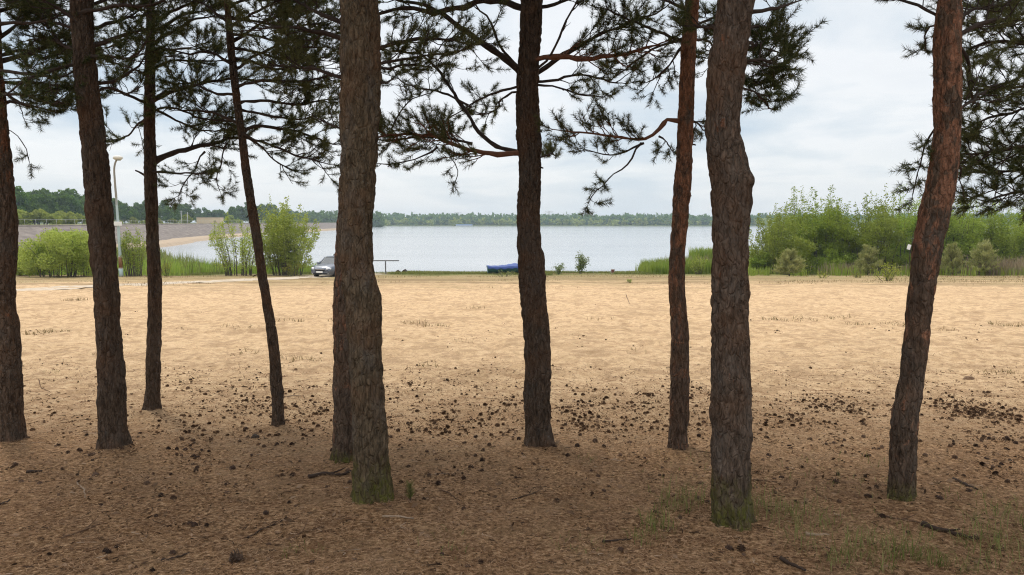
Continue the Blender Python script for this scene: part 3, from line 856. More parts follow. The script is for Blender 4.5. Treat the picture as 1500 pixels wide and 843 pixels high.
# ------------------------------------------------------------------ lake
def water_mat():
    m, nt, out = new_mat('water'); t = NT(nt)
    geo = t.node('ShaderNodeNewGeometry'); pos = geo.outputs['Position']
    w1 = t.noise(t.mapping(pos, (.5, 1.2, 1)), 1.6, 4, .6)
    w2 = t.noise(t.mapping(pos, (.04, .12, 1)), 1.0, 3)
    h = t.math('ADD', w1, t.math('MULTIPLY', w2, .6))
    col = t.mix(t.maprange(t.noise(t.mapping(pos, (.004, .02, 1)), 1.0, 4), .4, .65), (.27, .285, .30), (.35, .365, .38))
    p = t.principled(out, col, .16, .5, t.bump(h, t.maprange(t.noise(t.mapping(pos, (.006, .03, 1)), 1.0, 5, .6), .42, .62, .02, .09), .06))
    p.inputs['IOR'].default_value = 1.33
    return m


mb = MB(); mb.add([(-1450, 40, WATER_Z), (1450, 40, WATER_Z), (1450, 1300, WATER_Z), (-1450, 1300, WATER_Z)], quads=[(0, 1, 2, 3)])
lk = mb.obj('lake', water_mat()); tag(lk, kind='structure')

# ------------------------------------------------------------------ sandy track
PC = np.array([[-40, 24], [-30, 29.5], [-23, 34], [-21, 39], [-18.5, 45], [-15.5, 52], [-13.5, 58], [-11.5, 63]], float)
pc = spline(PC, 90)
tn = np.gradient(pc, axis=0); tn /= np.linalg.norm(tn, axis=1)[:, None]; nrm = np.c_[-tn[:, 1], tn[:, 0]]
V = []
for i in range(len(pc)):
    for k in range(9):
        o = (k / 8 - .5) * (3.3 + .7 * float(vnoise(i * .5, k // 8 * 9, 2, 20)))
        q = pc[i] + nrm[i] * o
        V.append((q[0], q[1], Hs(q[0], q[1]) + .03 - .02 * abs(k - 4) / 4 - .02 * math.exp(-((abs(k - 4) - 2) / .8)**2)))
qd = [(i * 9 + k, i * 9 + k + 1, i * 9 + 10 + k, i * 9 + 9 + k) for i in range(len(pc) - 1) for k in range(8)]
mb = MB(); mb.add(V, quads=qd)
m, nt, out = new_mat('track'); t = NT(nt); pos = t.node('ShaderNodeNewGeometry').outputs['Position']
c = t.ramp(t.noise(pos, 3, 6, .65), [(.3, (.36, .29, .21)), (.7, (.52, .44, .35))])
t.principled(out, c, .95, .1, t.bump(t.noise(pos, 12, 5), .5, .03))
tag(mb.obj('sand_track', m), kind='structure')

# ------------------------------------------------------------------ needle litter (nobody could count it)
def litter():
    n = 210000
    y = 2.4 + 11 * rng.random(n)**1.2; x = (rng.random(n) - .5) * 2 * (y * .72 + .5)
    keep = rng.random(n) < 1 - sstep(6, 13, y + 2 * vnoise(x, y, .8, 30)) * .9
    x, y = x[keep], y[keep]; n = len(x)
    th = rng.random(n) * 6.283
    D = np.stack([np.cos(th), np.sin(th), .16 * rng.normal(size=n)], -1)
    C = np.stack([x, y, H(x, y) + .004 + .007 * rng.random(n)], -1)
    mb = MB(); mb.needles(C, D, .048, .0019 + .0013 * rng.random(n))
    return mb


M['litter'] = leaf_mat('needle_litter', (.07, .035, .017), (.34, .20, .10), (.62, .43, .25), .1, 3)
o = litter().obj('needle_litter', M['litter']); tag(o, 'brown fallen pine needles strewn over the ground under the pines', 'needle litter', kind='stuff')

nt_ = 700
mb = MB()
for i in range(nt_):
    y = 2.6 + 8.5 * rng.random()**1.1; x = (rng.random() - .5) * 2 * (y * .7 + .4); a = rng.random() * 6.283; ln = .03 + .09 * rng.random()**2
    q = np.array([[x + math.cos(a + .35 * k * rng.normal()) * ln * k / 3, y + math.sin(a) * ln * k / 3, 0] for k in range(4)])
    q[:, 2] = H(q[:, 0], q[:, 1]) + .004 + .006 * rng.random(); mb.tube(q, np.linspace(.0026, .0014, 4), 4, mi=int(rng.random() < .22))
TW = [simple_mat('twig_dark', (.04, .024, .016), .9, .1, var=.5, scale=30), simple_mat('twig_pale', (.42, .31, .22), .9, .1, var=.4, scale=30)]
tag(mb.obj('twig_litter', TW), 'small broken twigs strewn everywhere over the fallen needles', 'twig litter', kind='stuff')

M['scale'] = leaf_mat('cone_crumbs', (.022, .014, .01), (.06, .036, .024), (.16, .10, .06), .05, 3)
# bark flakes and crumbs
n = 9000
y = 2.6 + 8 * rng.random(n)**1.1; x = (rng.random(n) - .5) * 2 * (y * .7 + .5)
C = np.stack([x, y, H(x, y) + .004], -1)
mb = MB(); D = rng.normal(size=(n, 3)); D[:, 2] *= .25
mb.leaves(C, D, .018, .6)
mb.leaves(C[:1200], D[:1200], .045, .55)
n = 7000; y = 3 + 7.5 * rng.random(n); x = (rng.random(n) - .5) * 2 * (y * .7 + .4); kk = vnoise(x, y, .55, 90) > .06; x, y = x[kk], y[kk]
mb.leaves(np.stack([x, y, H(x, y) + .005], -1), np.stack([rng.normal(size=len(x)), rng.normal(size=len(x)), .25 * rng.normal(size=len(x))], -1), .034, .4, mi=1)
M['flake'] = leaf_mat('bark_flakes', (.03, .018, .012), (.11, .065, .04), (.30, .2, .13), .05, 3)
tag(mb.obj('bark_litter', [M['flake'], M['scale']]), 'small flakes of bark and leaf crumbs strewn under the pines', 'bark litter', kind='stuff')


# ------------------------------------------------------------------ pine cones
def cone_mesh(name, L=.042, Rm=.019, open_=1.0, seed=0):
    rs = np.random.default_rng(seed); mb = MB()
    mb.lathe([(.0015, -L * .5), (Rm * .55, -L * .4), (Rm * .62, 0), (Rm * .35, L * .35), (.001, L * .5)], sides=8)
    N = 46
    for i in range(N):
        f = i / N; a = i * 2.39996
        z = -L * .46 + L * .92 * f
        r = Rm * math.sin(math.pi * (.12 + .8 * f)**.8) * .95
        tilt = (.2 + .75 * f) * 1.1
        dv = np.array([math.cos(a), math.sin(a), 0]); sd = np.array([-math.sin(a), math.cos(a), 0])
        o = dv * math.cos(tilt) + np.array([0, 0, math.sin(tilt)])
        p0 = dv * Rm * .25 + np.array([0, 0, z]); ln = r * (.85 + .35 * open_) + .003; w = .0055 + .25 * r
        up = np.cross(o, sd)
        p1 = p0 + o * ln
        V = [p0 - sd * w * .35, p0 + sd * w * .35, p1 + sd * w * .55, p1 - sd * w * .55, p1 + o * .0015 - up * .003, p0 - up * .002]
        mb.add(V, quads=[(0, 1, 2, 3), (1, 5, 4, 2), (5, 0, 3, 4)], tris=[(3, 2, 4)])
    return mb.mesh(name, smooth=False)


m, nt, out = new_mat('cone_scales'); t = NT(nt)
rnd = t.node('ShaderNodeObjectInfo').outputs['Random']; ob = t.node('ShaderNodeTexCoord').outputs['Object']
c = t.ramp(rnd, [(0, (.035, .02, .014)), (.55, (.075, .043, .029)), (1, (.17, .105, .07))]); c = t.mix(t.noise(ob, 60, 4), c, t.mix(.5, c, (.02, .012, .008)))
t.principled(out, c, .85, .2); M['cone'] = m
M['cone_open'] = simple_mat('cone_scales_open', (.10, .065, .045), .85, .2, var=.55, scale=60)
cms = [cone_mesh('pine_cone', .040, .018, .6, 1), cone_mesh('pine_cone', .046, .022, 1.1, 2), cone_mesh('pine_cone', .036, .02, 1.3, 3)]
for c_ in cms: c_.materials.append(M['cone'])
pts = []
rc = np.random.default_rng(99)


def scat(n, px0, px1, py0, py1):
    for _ in range(n):
        px = px0 + (px1 - px0) * rc.random(); py = py0 + (py1 - py0) * rc.random()
        p = G(px, py); pts.append((p[0], p[1]))


def cluster(n, px, py, sx, sy):
    for _ in range(n):
        p = G(px + sx * rc.normal(), py + sy * rc.normal()); pts.append((p[0], p[1]))


scat(200, 20, 1480, 560, 660); scat(260, 560, 1060, 562, 635); scat(90, 230, 500, 555, 640); scat(80, 20, 1480, 480, 565); scat(40, 20, 1480, 440, 500); scat(150, 20, 1480, 600, 740)
scat(38, 10, 1490, 640, 700); scat(46, 10, 1490, 700, 835); scat(30, 1080, 1330, 570, 660)
cluster(38, 1215, 594, 22, 6); cluster(16, 1140, 622, 20, 8); cluster(16, 1200, 612, 28, 8); cluster(12, 1250, 603, 10, 3)
cluster(46, 1395, 592, 22, 7); cluster(50, 1430, 605, 24, 6); cluster(40, 1480, 615, 22, 6); cluster(20, 1480, 648, 20, 8); cluster(12, 1450, 688, 22, 8)
cluster(26, 370, 590, 24, 12); cluster(18, 290, 632, 28, 9); cluster(22, 450, 600, 22, 10); cluster(9, 290, 668, 10, 9)
cluster(16, 850, 600, 30, 12); cluster(16, 950, 610, 24, 12); cluster(14, 860, 626, 14, 6); cluster(16, 640, 632, 30, 7); cluster(9, 680, 697, 14, 6); cluster(7, 130, 672, 16, 5)
bases = [(o.location.x, o.location.y, .17) for o in bpy.data.objects if o.type == 'EMPTY' and o.name.startswith('pine_tree')]
pts = [p for p in pts if all((p[0] - b[0])**2 + (p[1] - b[1])**2 > b[2]**2 for b in bases)]
pts.sort(key=lambda p: p[1])


def cone_xf(p):
    z = Hs(*p) + .011 * rc.random() - .002
    return (p[0], p[1], z), (math.pi / 2 + .5 * rc.normal(), .4 * rc.normal(), rc.random() * 6.28), .6 + .75 * rc.random()


for cm in cms:
    co = np.empty(len(cm.vertices) * 3, np.float32); cm.vertices.foreach_get('co', co); cm.vertices.foreach_set('co', co * .58); cm.update()
protos = []
for cm in cms:
    protos.append(bpy.data.objects.new('pine_cone', cm))
for i, p in enumerate(pts[:298]):
    o = protos[i % 3] if i < 3 else protos[i % 3].copy()
    COL.objects.link(o)
    o.location, o.rotation_euler, sc = cone_xf(p); o.scale = (sc, sc * (.8 + .35 * rc.random()), sc * (.85 + .6 * rc.random()))
    tag(o, 'small dark brown pine cone lying loose among the fallen needles and sand', 'pine cone', 'pine cones strewn under the pines')
mb = MB()
from mathutils import Euler
for i, p in enumerate(pts[298:]):
    cm = cms[i % 3]
    co = np.empty(len(cm.vertices) * 3, np.float32); cm.vertices.foreach_get('co', co); co = co.reshape(-1, 3)
    loc, rot, sc = cone_xf(p); Rm = np.array(Euler(rot).to_matrix())
    tri = [tuple(f.vertices) for f in cm.polygons if len(f.vertices) == 3]; quad = [tuple(f.vertices) for f in cm.polygons if len(f.vertices) == 4]
    mb.add(co @ Rm.T * sc + np.array(loc), tris=tri, quads=quad)
tag(mb.obj('cone_litter', M['scale'], smooth=False), 'mass of far small pine cones strewn where the needles give way to sand', 'pine cones', kind='stuff')
m_ = 14 * len(pts); pi_ = np.repeat(np.array(pts), 14, 0) + rng.normal(size=(m_, 2)) * np.array([.09, .16])
kk = rng.random(m_) < .75; pi_ = pi_[kk]; Cd = np.c_[pi_, H(pi_[:, 0], pi_[:, 1]) + .004]; Dd = rng.normal(size=(len(Cd), 3)); Dd[:, 2] *= .35
mb = MB(); mb.leaves(Cd, Dd, .016 + .018 * rng.random(len(Cd))**3, .5)
tag(mb.obj('cone_scale_litter', M['scale']), 'dark crumbs of cone scales and broken twigs lying between the pine cones', 'litter', kind='stuff')
big = bpy.data.objects.new('pine_cone', cone_mesh('pine_cone', .062, .03, 1.2, 5)); big.data.materials.append(M['cone_open']); COL.objects.link(big)
p = G(347, 817); big.location = (p[0], p[1], p[2] + .02); big.rotation_euler = (1.3, .2, -1.2)
tag(big, 'biggest pine cone with wide open scales, by the short black stick', 'pine cone', 'pine cones strewn under the pines')


# ------------------------------------------------------------------ sticks, bark pieces, stones
def stick(pp, r, label, mat, forks=(), name='fallen_stick', cat='stick', lift=.006):
    """pp: pixels along the stick as it lies on the ground"""
    mb = MB(); w = np.array([G(*q) for q in pp]); o0 = w.mean(0)
    c = spline(w, max(8, 4 * len(pp)))
    c[:, 2] = H(c[:, 0], c[:, 1]) + r * .7 + lift * rng.random(len(c)) * .4
    k = len(c); c[1:-1, :2] += rng.normal(size=(k - 2, 2)) * r * .35
    mb.tube(c, np.linspace(r, r * .5, k) * (1 + .15 * rng.normal(size=k)), 7)
    for (f, ang, ln) in forks:
        i = int(f * (k - 1)); d = c[min(i + 1, k - 1)] - c[i]; a = math.atan2(d[1], d[0]) + ang
        q = np.array([c[i] + np.array([math.cos(a), math.sin(a), .15 + .2 * s]) * ln * s for s in np.linspace(0, 1, 5)])
        mb.tube(q, np.linspace(r * .6, r * .25, 5), 5)
    o = mb.obj(name, mat, None, o0, loc=o0)
    return tag(o, label, cat, 'fallen sticks on the forest floor')


SK = simple_mat('stick_dark', (.045, .03, .022), .9, .15, var=.5, scale=40)
SG = simple_mat('stick_grey', (.27, .2, .14), .9, .15, var=.4, scale=40)
SB = simple_mat('stick_brown', (.11, .065, .04), .9, .15, var=.5, scale=40)
stick([(236, 821), (255, 815), (277, 807)], .008, 'short straight black stick lying near the biggest pine cone', SK)
stick([(113, 708), (122, 716), (125, 731)], .006, 'short pale grey crooked twig below the leaning pine by the lamp post', SG)
stick([(452, 702), (475, 697), (500, 699), (514, 694)], .014, 'thick black stick lying against the foot of the half hidden pine', SK, [(.5, .5, .12)])
stick([(362, 783), (385, 772), (410, 763), (420, 756)], .006, 'thin dark twig sloping up, between the short black stick and the mossy big trunk', SK, [(.4, -.5, .1)])
stick([(420, 788), (450, 776), (475, 770)], .005, 'thin brown forked twig lying before the mossy foot of the biggest trunk', SB, [(.5, .6, .1), (.7, -.6, .08)])
stick([(90, 790), (118, 779), (150, 768)], .006, 'long brown twig half sunk in needles at the lower corner away from the grass', SB, [(.6, .4, .12)])
stick([(560, 762), (582, 761), (606, 764)], .008, 'pale grey stick lying just below the biggest mossy trunk', SG)
stick([(643, 718), (660, 726), (676, 735)], .005, 'thin brown twig among a few cones beside the little pine seedling', SB, [(.3, .7, .07)])
stick([(750, 731), (775, 725), (795, 716)], .005, 'thin dark curved twig on open needles below the pine that hides the boat', SK, [(.5, .5, .06)])
stick([(883, 797), (905, 793), (925, 790)], .007, 'short dark stick beside the grass tuft between two mossy trunks', SK)
stick([(1350, 772), (1385, 782), (1424, 793)], .015, 'thick dark broken branch lying below the orange-red leaning pine', SK, [(.4, -.4, .1)], lift=.01)
stick([(1285, 757), (1310, 764), (1348, 770)], .007, 'long thin brown twig running from the foot of the orange-red leaning pine', SB, [(.6, .5, .1)])
stick([(1396, 708), (1412, 715), (1432, 724)], .012, 'short thick black stick on open ground beyond the leaning pine foot', SK)
stick([(1144, 820), (1160, 829), (1180, 838)], .012, 'dark stick slanting out of the grass at the bottom of the photo', SK)
stick([(1180, 782), (1200, 784), (1215, 785)], .011, 'flat pale strip of wood lying in the grass', SG, name='wood_strip', cat='wood strip')
stick([(56, 556), (63, 570), (73, 575)], .006, 'thin bent twig standing out on the sand between the two stout pines', SB)
stick([(420, 585), (432, 583), (446, 582)], .006, 'pale straight twig on the sand beside the slimmest pine', SG)
stick([(917, 433), (920, 440), (923, 448)], .012, 'thin dry stalk lying alone far out on the bare sand', SB)
stick([(1103, 706), (1120, 707), (1138, 710)], .006, 'reddish twig next to the crooked trunk', SB)
stick([(0, 738), (8, 734), (14, 730)], .009, 'dark stick end at the edge of the photo below the cut off pine', SK)
stick([(40, 692), (52, 691), (62, 690)], .012, 'short dark brown stick between the two stout pines and the photo corner', SK)


def lump(px, py, s, label, name, cat, mat, seed, group=None):
    me = bpy.data.meshes.new(name); import bmesh
    bm = bmesh.new(); bmesh.ops.create_icosphere(bm, subdivisions=3, radius=1)
    for v in bm.verts:
        k = 1 + .35 * mnoise.noise(v.co * 1.3 + Vector((seed, 0, 0))) + .12 * mnoise.noise(v.co * 4 + Vector((seed, 0, 0)))
        v.co = v.co * k; v.co.x *= s[0]; v.co.y *= s[1]; v.co.z *= s[2]
        v.co.z = max(v.co.z, -s[2] * .35)
    bm.to_mesh(me); bm.free(); me.materials.append(mat)
    for f in me.polygons: f.use_smooth = False
    o = bpy.data.objects.new(name, me); COL.objects.link(o); p = G(px, py); o.location = (p[0], p[1], p[2] + s[2] * .3)
    return tag(o, label, cat, group)


ROCK = simple_mat('stone_brown', (.20, .13, .085), .95, .1, var=.4, scale=12)
DARK = simple_mat('dark_clod', (.05, .04, .032), .95, .1, var=.4, scale=12)
lump(1419, 551, (.062, .04, .036), 'angular brown stone sitting on the bare sand beyond the leaning pine', 'stone', 'stone', ROCK, 2)
lump(583, 401.0, (.22, .15, .2), 'dark low lump on the bank beside the railing', 'boulder', 'boulder', DARK, 4, 'dark lumps on the bank')
lump(593, 401.0, (.26, .15, .24), 'slightly taller dark lump on the bank, farther from the railing', 'boulder', 'boulder', DARK, 7, 'dark lumps on the bank')
lump(374, 640, (.035, .03, .022), 'dark rounded clod on the needles below the slimmest pine', 'clod', 'clod', DARK, 9)

# ------------------------------------------------------------------ grass
def blades(mb, x, y, h, w, lean=.35, rs=rng, mi=0, seg=2):
    """bent blades standing on the ground"""
    n = len(x); z = H(x, y)
    th = rs.random(n) * 6.283; ln = lean * (.3 + rs.random(n))
    d = np.stack([np.cos(th), np.sin(th)], -1); s = np.stack([-np.sin(th), np.cos(th), 0 * th], -1)
    h = h * (.55 + .7 * rs.random(n)); w = w * (.7 + .6 * rs.random(n))
    b = np.stack([x, y, z - .01], -1)
    m = b + np.concatenate([d * (h * ln * .3)[:, None], (h * .6)[:, None]], 1)
    tp = b + np.concatenate([d * (h * ln)[:, None], (h * (1 - .25 * ln))[:, None]], 1)
    V = np.stack([b - s * (w / 2)[:, None], b + s * (w / 2)[:, None], m + s * (w * .4)[:, None], m - s * (w * .4)[:, None], tp], 1).reshape(-1, 3)
    k = np.arange(n)[:, None] * 5
    mb.add(V, tris=k + np.array([[3, 2, 4]]), quads=k + np.array([[0, 1, 2, 3]]), mi=mi)


M['grass'] = leaf_mat('grass_green', (.10, .12, .032), (.16, .175, .055), (.26, .24, .10), .4, 1.5)
M['dry'] = leaf_mat('grass_dry', (.19, .14, .065), (.28, .21, .105), (.12, .1, .04), .3, 1.5)
M['reed'] = leaf_mat('reed_green', (.17, .28, .035), (.24, .35, .05), (.33, .40, .09), .45, .5)
M['reed_dry'] = leaf_mat('reed_dry', (.34, .29, .17), (.42, .35, .22), (.27, .21, .13), .35, .5)
M['meadow'] = leaf_mat('meadow_grass', (.10, .145, .03), (.15, .19, .05), (.25, .25, .09), .45, .4)


def tuft(mb, px, py, n, rad, h, w, mi=0, lean=.6):
    p = G(px, py); a = rng.random(n) * 6.283; r = rad * np.sqrt(rng.random(n))
    blades(mb, p[0] + r * np.cos(a), p[1] + r * np.sin(a), h, w, lean, mi=mi)


# green grass among the needles, near the camera
mb = MB()
for px, py, n, rad, h in [(1265, 800, 45, .10, .12), (1240, 815, 30, .08, .1), (1320, 815, 50, .09, .15), (1345, 790, 16, .12, .1), (1365, 825, 40, .08, .13), (1225, 832, 30, .09, .1),
                          (1290, 830, 26, .08, .12), (1160, 770, 60, .22, .13), (1130, 752, 60, .2, .14), (1200, 760, 30, .2, .11), (1000, 740, 50, .16, .14), (960, 775, 45, .11, .12), (945, 790, 30, .1, .08),
                          (985, 752, 30, .12, .1), (1430, 800, 30, .14, .1), (1470, 780, 50, .22, .14), (1490, 810, 50, .2, .14), (1490, 760, 40, .25, .13), (1440, 740, 20, .25, .1), (1405, 830, 24, .1, .12),
                          (860, 677, 14, .1, .07), (76, 550, 20, .12, .05), (850, 800, 22, .15, .06), (445, 805, 22, .12, .06), (660, 800, 18, .2, .06), (1480, 830, 40, .2, .13), (1180, 800, 24, .15, .1)]:
    tuft(mb, px, py, n, rad, h, .0042, 0, .9); tuft(mb, px, py, n // 2, rad * 1.2, h * .8, .0035, 1, 1.3)
n = 900; y = 2.6 + 3.2 * rng.random(n); x = y * (.12 + .6 * rng.random(n)); kk = vnoise(x, y, .7, 44) > .1
blades(mb, x[kk], y[kk], .08, .0032, .9, mi=0)
tag(mb.obj('grass', [M['grass'], M['dry']]), 'thin green and straw grass growing through the needles near the camera', 'grass', kind='stuff')

# withered tufts on the sand
mb = MB()
for px, py, n in [(425, 473, 40), (345, 484, 22), (605, 476, 50), (640, 478, 40), (500, 470, 30), (1310, 476, 60), (1260, 475, 40), (1390, 483, 20), (1135, 470, 50), (1180, 470, 40), (1230, 468, 30), (880, 470, 16), (680, 500, 14),
                  (450, 530, 40), (415, 527, 20), (1460, 545, 30), (50, 490, 40), (80, 486, 60), (160, 520, 30), (360, 520, 20), (620, 540, 20), (1340, 520, 14), (1490, 477, 60), (1465, 476, 40), (110, 440, 60), (700, 452, 20), (1060, 445, 20), (930, 515, 8)]:
    p = G(px, py); tuft(mb, px, py, n, .12 + .012 * p[1], .06 + .003 * p[1], .004 + .0004 * p[1], 0, 1.6)
n = 26000
y = 34 + 32 * rng.random(n)**.7; x = (rng.random(n) - .5) * 1.5 * y
kk = vnoise(x, y * 3.5, 9, 50) + .35 * vnoise(x, y, 2, 51) + (y - 64) * .011 > .02
blades(mb, x[kk], y[kk], .16, .016, 1.2, mi=0)
n = 60000
y = 60 + 7 * rng.random(n); x = -32 + 62 * rng.random(n)
kk = vnoise(x, y, 4, 52) + (y - 63) * .06 > 0
kk &= np.min(np.abs((x[:, None] - pc[None, ::3, 0]) + 1j * (y[:, None] - pc[None, ::3, 1])), 1) > 1.9
blades(mb, x[kk], y[kk], .24, .024, .9, mi=1)
o = mb.obj('dry_grass', [M['dry'], M['meadow']]); tag(o, 'dry and short green grass in bands over the sand and along the bank', 'grass', kind='stuff')

# reeds along the water
mb = MB()
def reed_patch(n, x0, x1, y0, y1, h, w, mi, thr=None, lean=.25):
    x = x0 + (x1 - x0) * rng.random(n); y = y0 + (y1 - y0) * rng.random(n)
    if thr is not None: k = vnoise(x, y, 1.6, 60) > thr; x, y = x[k], y[k]
    hh = h * (1 + .5 * vnoise(x, y, 2.2, 61)); z = H(x, y)
    ok = z > WATER_Z - .6; blades(mb, x[ok], y[ok], hh[ok], w, lean, mi=mi)
reed_patch(5200, 11.8, 17, 62, 69, 1.1, .05, 0)
reed_patch(500, 11.0, 12.6, 62, 67, .85, .05, 0)
reed_patch(900, 14, 19, 64, 72, 1.25, .05, 1)
reed_patch(2500, 21.5, 28, 90, 100, 1.5, .08, 0)
reed_patch(3800, 18, 48, 57, 63, .75, .045, 0, -.05)
reed_patch(2000, 24, 48, 59, 63, 1.0, .045, 1, .05)
reed_patch(1700, 37, 46, 58, 62, 1.5, .045, 1)
tag(mb.obj('reeds', [M['reed'], M['reed_dry']]), 'green and straw reeds growing at the shore before the thicket', 'reeds', kind='stuff')

mb = MB()
reed_patch(9000, -32, -13.2, 63, 70, .85, .045, 0)
reed_patch(6500, -46, -26, 58, 75, 1.15, .05, 0)
reed_patch(7000, -66, -38, 62, 110, 1.5, .09, 1)
reed_patch(2500, -33, -24, 62, 72, 1.5, .045, 1, .05)
tag(mb.obj('tall_grass', [M['reed'], M['meadow']]), 'tall fresh green grass along the water behind the sandy track', 'tall grass', kind='stuff')


# ------------------------------------------------------------------ shrubs
def shrub(seed, h, rad, nst, nleaf, leaf, spread=.5, low=.15, up=.5, shoots=0, sx=1.0, basew=.22, lobes=0, lobe_share=.5):
    """returns (stems MB, foliage MB): stems rise from the foot and fork; leaves sit along the twigs, thinner at the tips"""
    rs = np.random.default_rng(seed); st = MB(); fo = MB(); tw = []
    for i in range(nst):
        a = rs.random() * 6.283; rr = rad * np.sqrt(rs.random()) * .95
        hh = h * (1 - .45 * (rr / rad)**2) * (.78 + .3 * rs.random())
        end = np.array([rr * math.cos(a) * sx, rr * math.sin(a), hh]); b0 = np.array([end[0] * basew, end[1] * basew, -.1])
        midp = b0 + (end - b0) * .5 + np.array([rs.normal() * .1, rs.normal() * .1, h * .06]) - np.array([end[0], end[1], 0]) * .08
        c = spline([b0, midp, end], 10)
        st.tube(c, np.linspace(.012 + .006 * h, .005, 10), 5, cap=False)
        for k in range(7):
            t = .2 + .78 * rs.random(); q = c[int(t * 9)]
            dv = rs.normal(size=3); dv[2] = abs(dv[2]) * up + .1; dv /= np.linalg.norm(dv)
            ll = h * spread * .45 * (1.15 - t * .75) * (.5 + .7 * rs.random())
            e = q + dv * ll; st.tube(np.array([q, (q + e) / 2 + rs.normal(size=3) * .03, e]), [.006, .004, .002], 4, cap=False)
            tw.append((q + (e - q) * .25, e))
        tw.append((c[6], c[9])); tw.append((c[4], c[7]))
        for k in range(shoots):
            e = c[9] + np.array([rs.normal() * .06, rs.normal() * .06, h * (.1 + .14 * rs.random())]); tw.append((c[8], e)); tw.append((c[9], e)); tw.append((c[9], e)); st.tube(np.array([c[9], (c[9] + e) / 2, e]), [.006, .004, .002], 4, cap=False)
    T = np.array(tw); k = rs.integers(0, len(T), nleaf); f = rs.random(nleaf)[:, None]
    lump = rs.random(len(T))**1.2 * .5 + .5; kk = rs.random(nleaf) < lump[k]; k = k[kk]; f = f[kk]
    C = T[k, 0] + (T[k, 1] - T[k, 0]) * f + rs.normal(size=(len(k), 3)) * leaf * (1.25 - .75 * f)
    C = C[C[:, 2] > low * h * rs.random(len(C))]
    if lobes:
        C = C[rs.random(len(C)) > lobe_share]; L = []
        for i in range(lobes):
            a = rs.random() * 6.283; rr = rad * np.sqrt(rs.random()) * .82; zc = h * (1 - .5 * (rr / rad)**2) * (.16 + .7 * rs.random())
            lr = (.2 + .13 * rs.random()) * min(rad, h); m = int(nleaf * lobe_share / lobes * 1.25)
            d = rs.normal(size=(m, 3)); d /= np.linalg.norm(d, axis=1)[:, None]
            q = np.array([rr * math.cos(a), rr * math.sin(a), zc]) + d * (lr * (.55 + .55 * rs.random(m)**.6))[:, None] * np.array([1.1, 1.1, .75])
            L.append(q)
        C = np.concatenate([C] + L); C = C[C[:, 2] > -.05]
    D = rs.normal(size=(len(C), 3)); D[:, 2] = D[:, 2] * .7 + .25
    fo.leaves(C, D, leaf, .55, rs=rs)
    return st, fo


M['stem'] = simple_mat('shrub_stem', (.10, .085, .065), .9, .1, var=.4)
M['lf_birch'] = leaf_mat('leaf_birch', (.12, .18, .022), (.19, .27, .035), (.30, .37, .06), .45, .7)
M['lf_birch2'] = leaf_mat('leaf_poplar', (.15, .205, .028), (.23, .30, .045), (.33, .39, .08), .45, .7)
M['lf_willow'] = leaf_mat('leaf_willow', (.22, .30, .04), (.31, .39, .06), (.42, .48, .12), .5, .6)
M['lf_yellow'] = leaf_mat('leaf_yellow', (.16, .2, .02), (.25, .28, .04), (.34, .34, .08), .5, .6)
M['lf_pine'] = leaf_mat('young_pine', (.22, .25, .07), (.31, .33, .11), (.44, .43, .18), .4, .5)
M['lf_sap'] = leaf_mat('leaf_sapling', (.12, .16, .05), (.17, .22, .08), (.24, .28, .12), .45, .5)


def place_shrub(name, label, cat, px, py, w_px, h_px, leafm, seed, nst=16, nleaf=5000, leaf=.085, group=None, dy=0, **k):
    p = G(px, py); Y = p[1] + dy; sc = Y / F_PX; X = (px - 750) * sc
    h = h_px * sc; rad = w_px * sc / 2
    root = empty(name, (X, Y, Hs(X, Y) - .05), label, cat, group)
    st, fo = shrub(seed, h, rad, nst, nleaf, leaf, **k)
    st.obj('stems', M['stem'], root); fo.obj('foliage', M[leafm], root)
    return root


GT = 'shrubs of the thicket by the lake'
thick = [  # px, w, h, leaf, dy, label
    (1140, 92, 92, 'lf_birch2', 4, 'outermost bush of the thicket, sloping down to the open water'),
    (1172, 88, 118, 'lf_birch2', 9, 'thin topped shrub behind the outermost bush at the open water end of the thicket'),
    (1205, 84, 122, 'lf_birch', 6, 'spiky topped tall shrub standing behind the round young pine'),
    (1240, 84, 104, 'lf_birch', 8, 'lower shrub filling the dip between the two spiky tops of the thicket'),
    (1278, 86, 122, 'lf_birch2', 5, 'tallest pointed shrub of the thicket, behind the narrow young pine'),
    (1318, 84, 120, 'lf_birch', 7, 'tall dense shrub behind the yellow bush, touching the leaning pine trunk'),
    (1352, 80, 112, 'lf_birch', 9, 'shrub of the thicket that the leaning pine trunk covers'),
    (1392, 84, 116, 'lf_birch2', 6, 'shrub of the thicket just past the leaning trunk, behind the first dark young pine'),
    (1430, 86, 104, 'lf_birch', 8, 'shrub of the thicket behind the gap between the two dark young pines'),
    (1468, 86, 98, 'lf_birch2', 6, 'shrub of the thicket under the lowest hanging pine boughs'),
    (1506, 90, 106, 'lf_birch', 8, 'last shrub of the thicket, cut off by the edge of the photo'),
]
for i, (px, w, h, lm, dy, lab) in enumerate(thick):
    place_shrub('thicket_shrub', lab, 'shrub', px, 405, w * 1.12, h * .9, lm, 300 + i, 28, 19000, .15, GT, dy + 3.5, shoots=1, spread=.45, low=.02, up=.8, basew=.6, lobes=22, lobe_share=.5)
for i, (px, w, h, lab) in enumerate([(1118, 40, 42, 'low green bush at the water end of the thicket, touching the crooked trunk'), (1225, 70, 40, 'low dark bush between the round and the narrow young pine'),
                                     (1345, 60, 40, 'low bush behind the leaning trunk by the white notice')]):
    place_shrub('low_shrub', lab, 'shrub', px, 404, w, h, 'lf_birch', 340 + i, 14, 5500, .12, GT, 5, low=.02, lobes=10, lobe_share=.6)


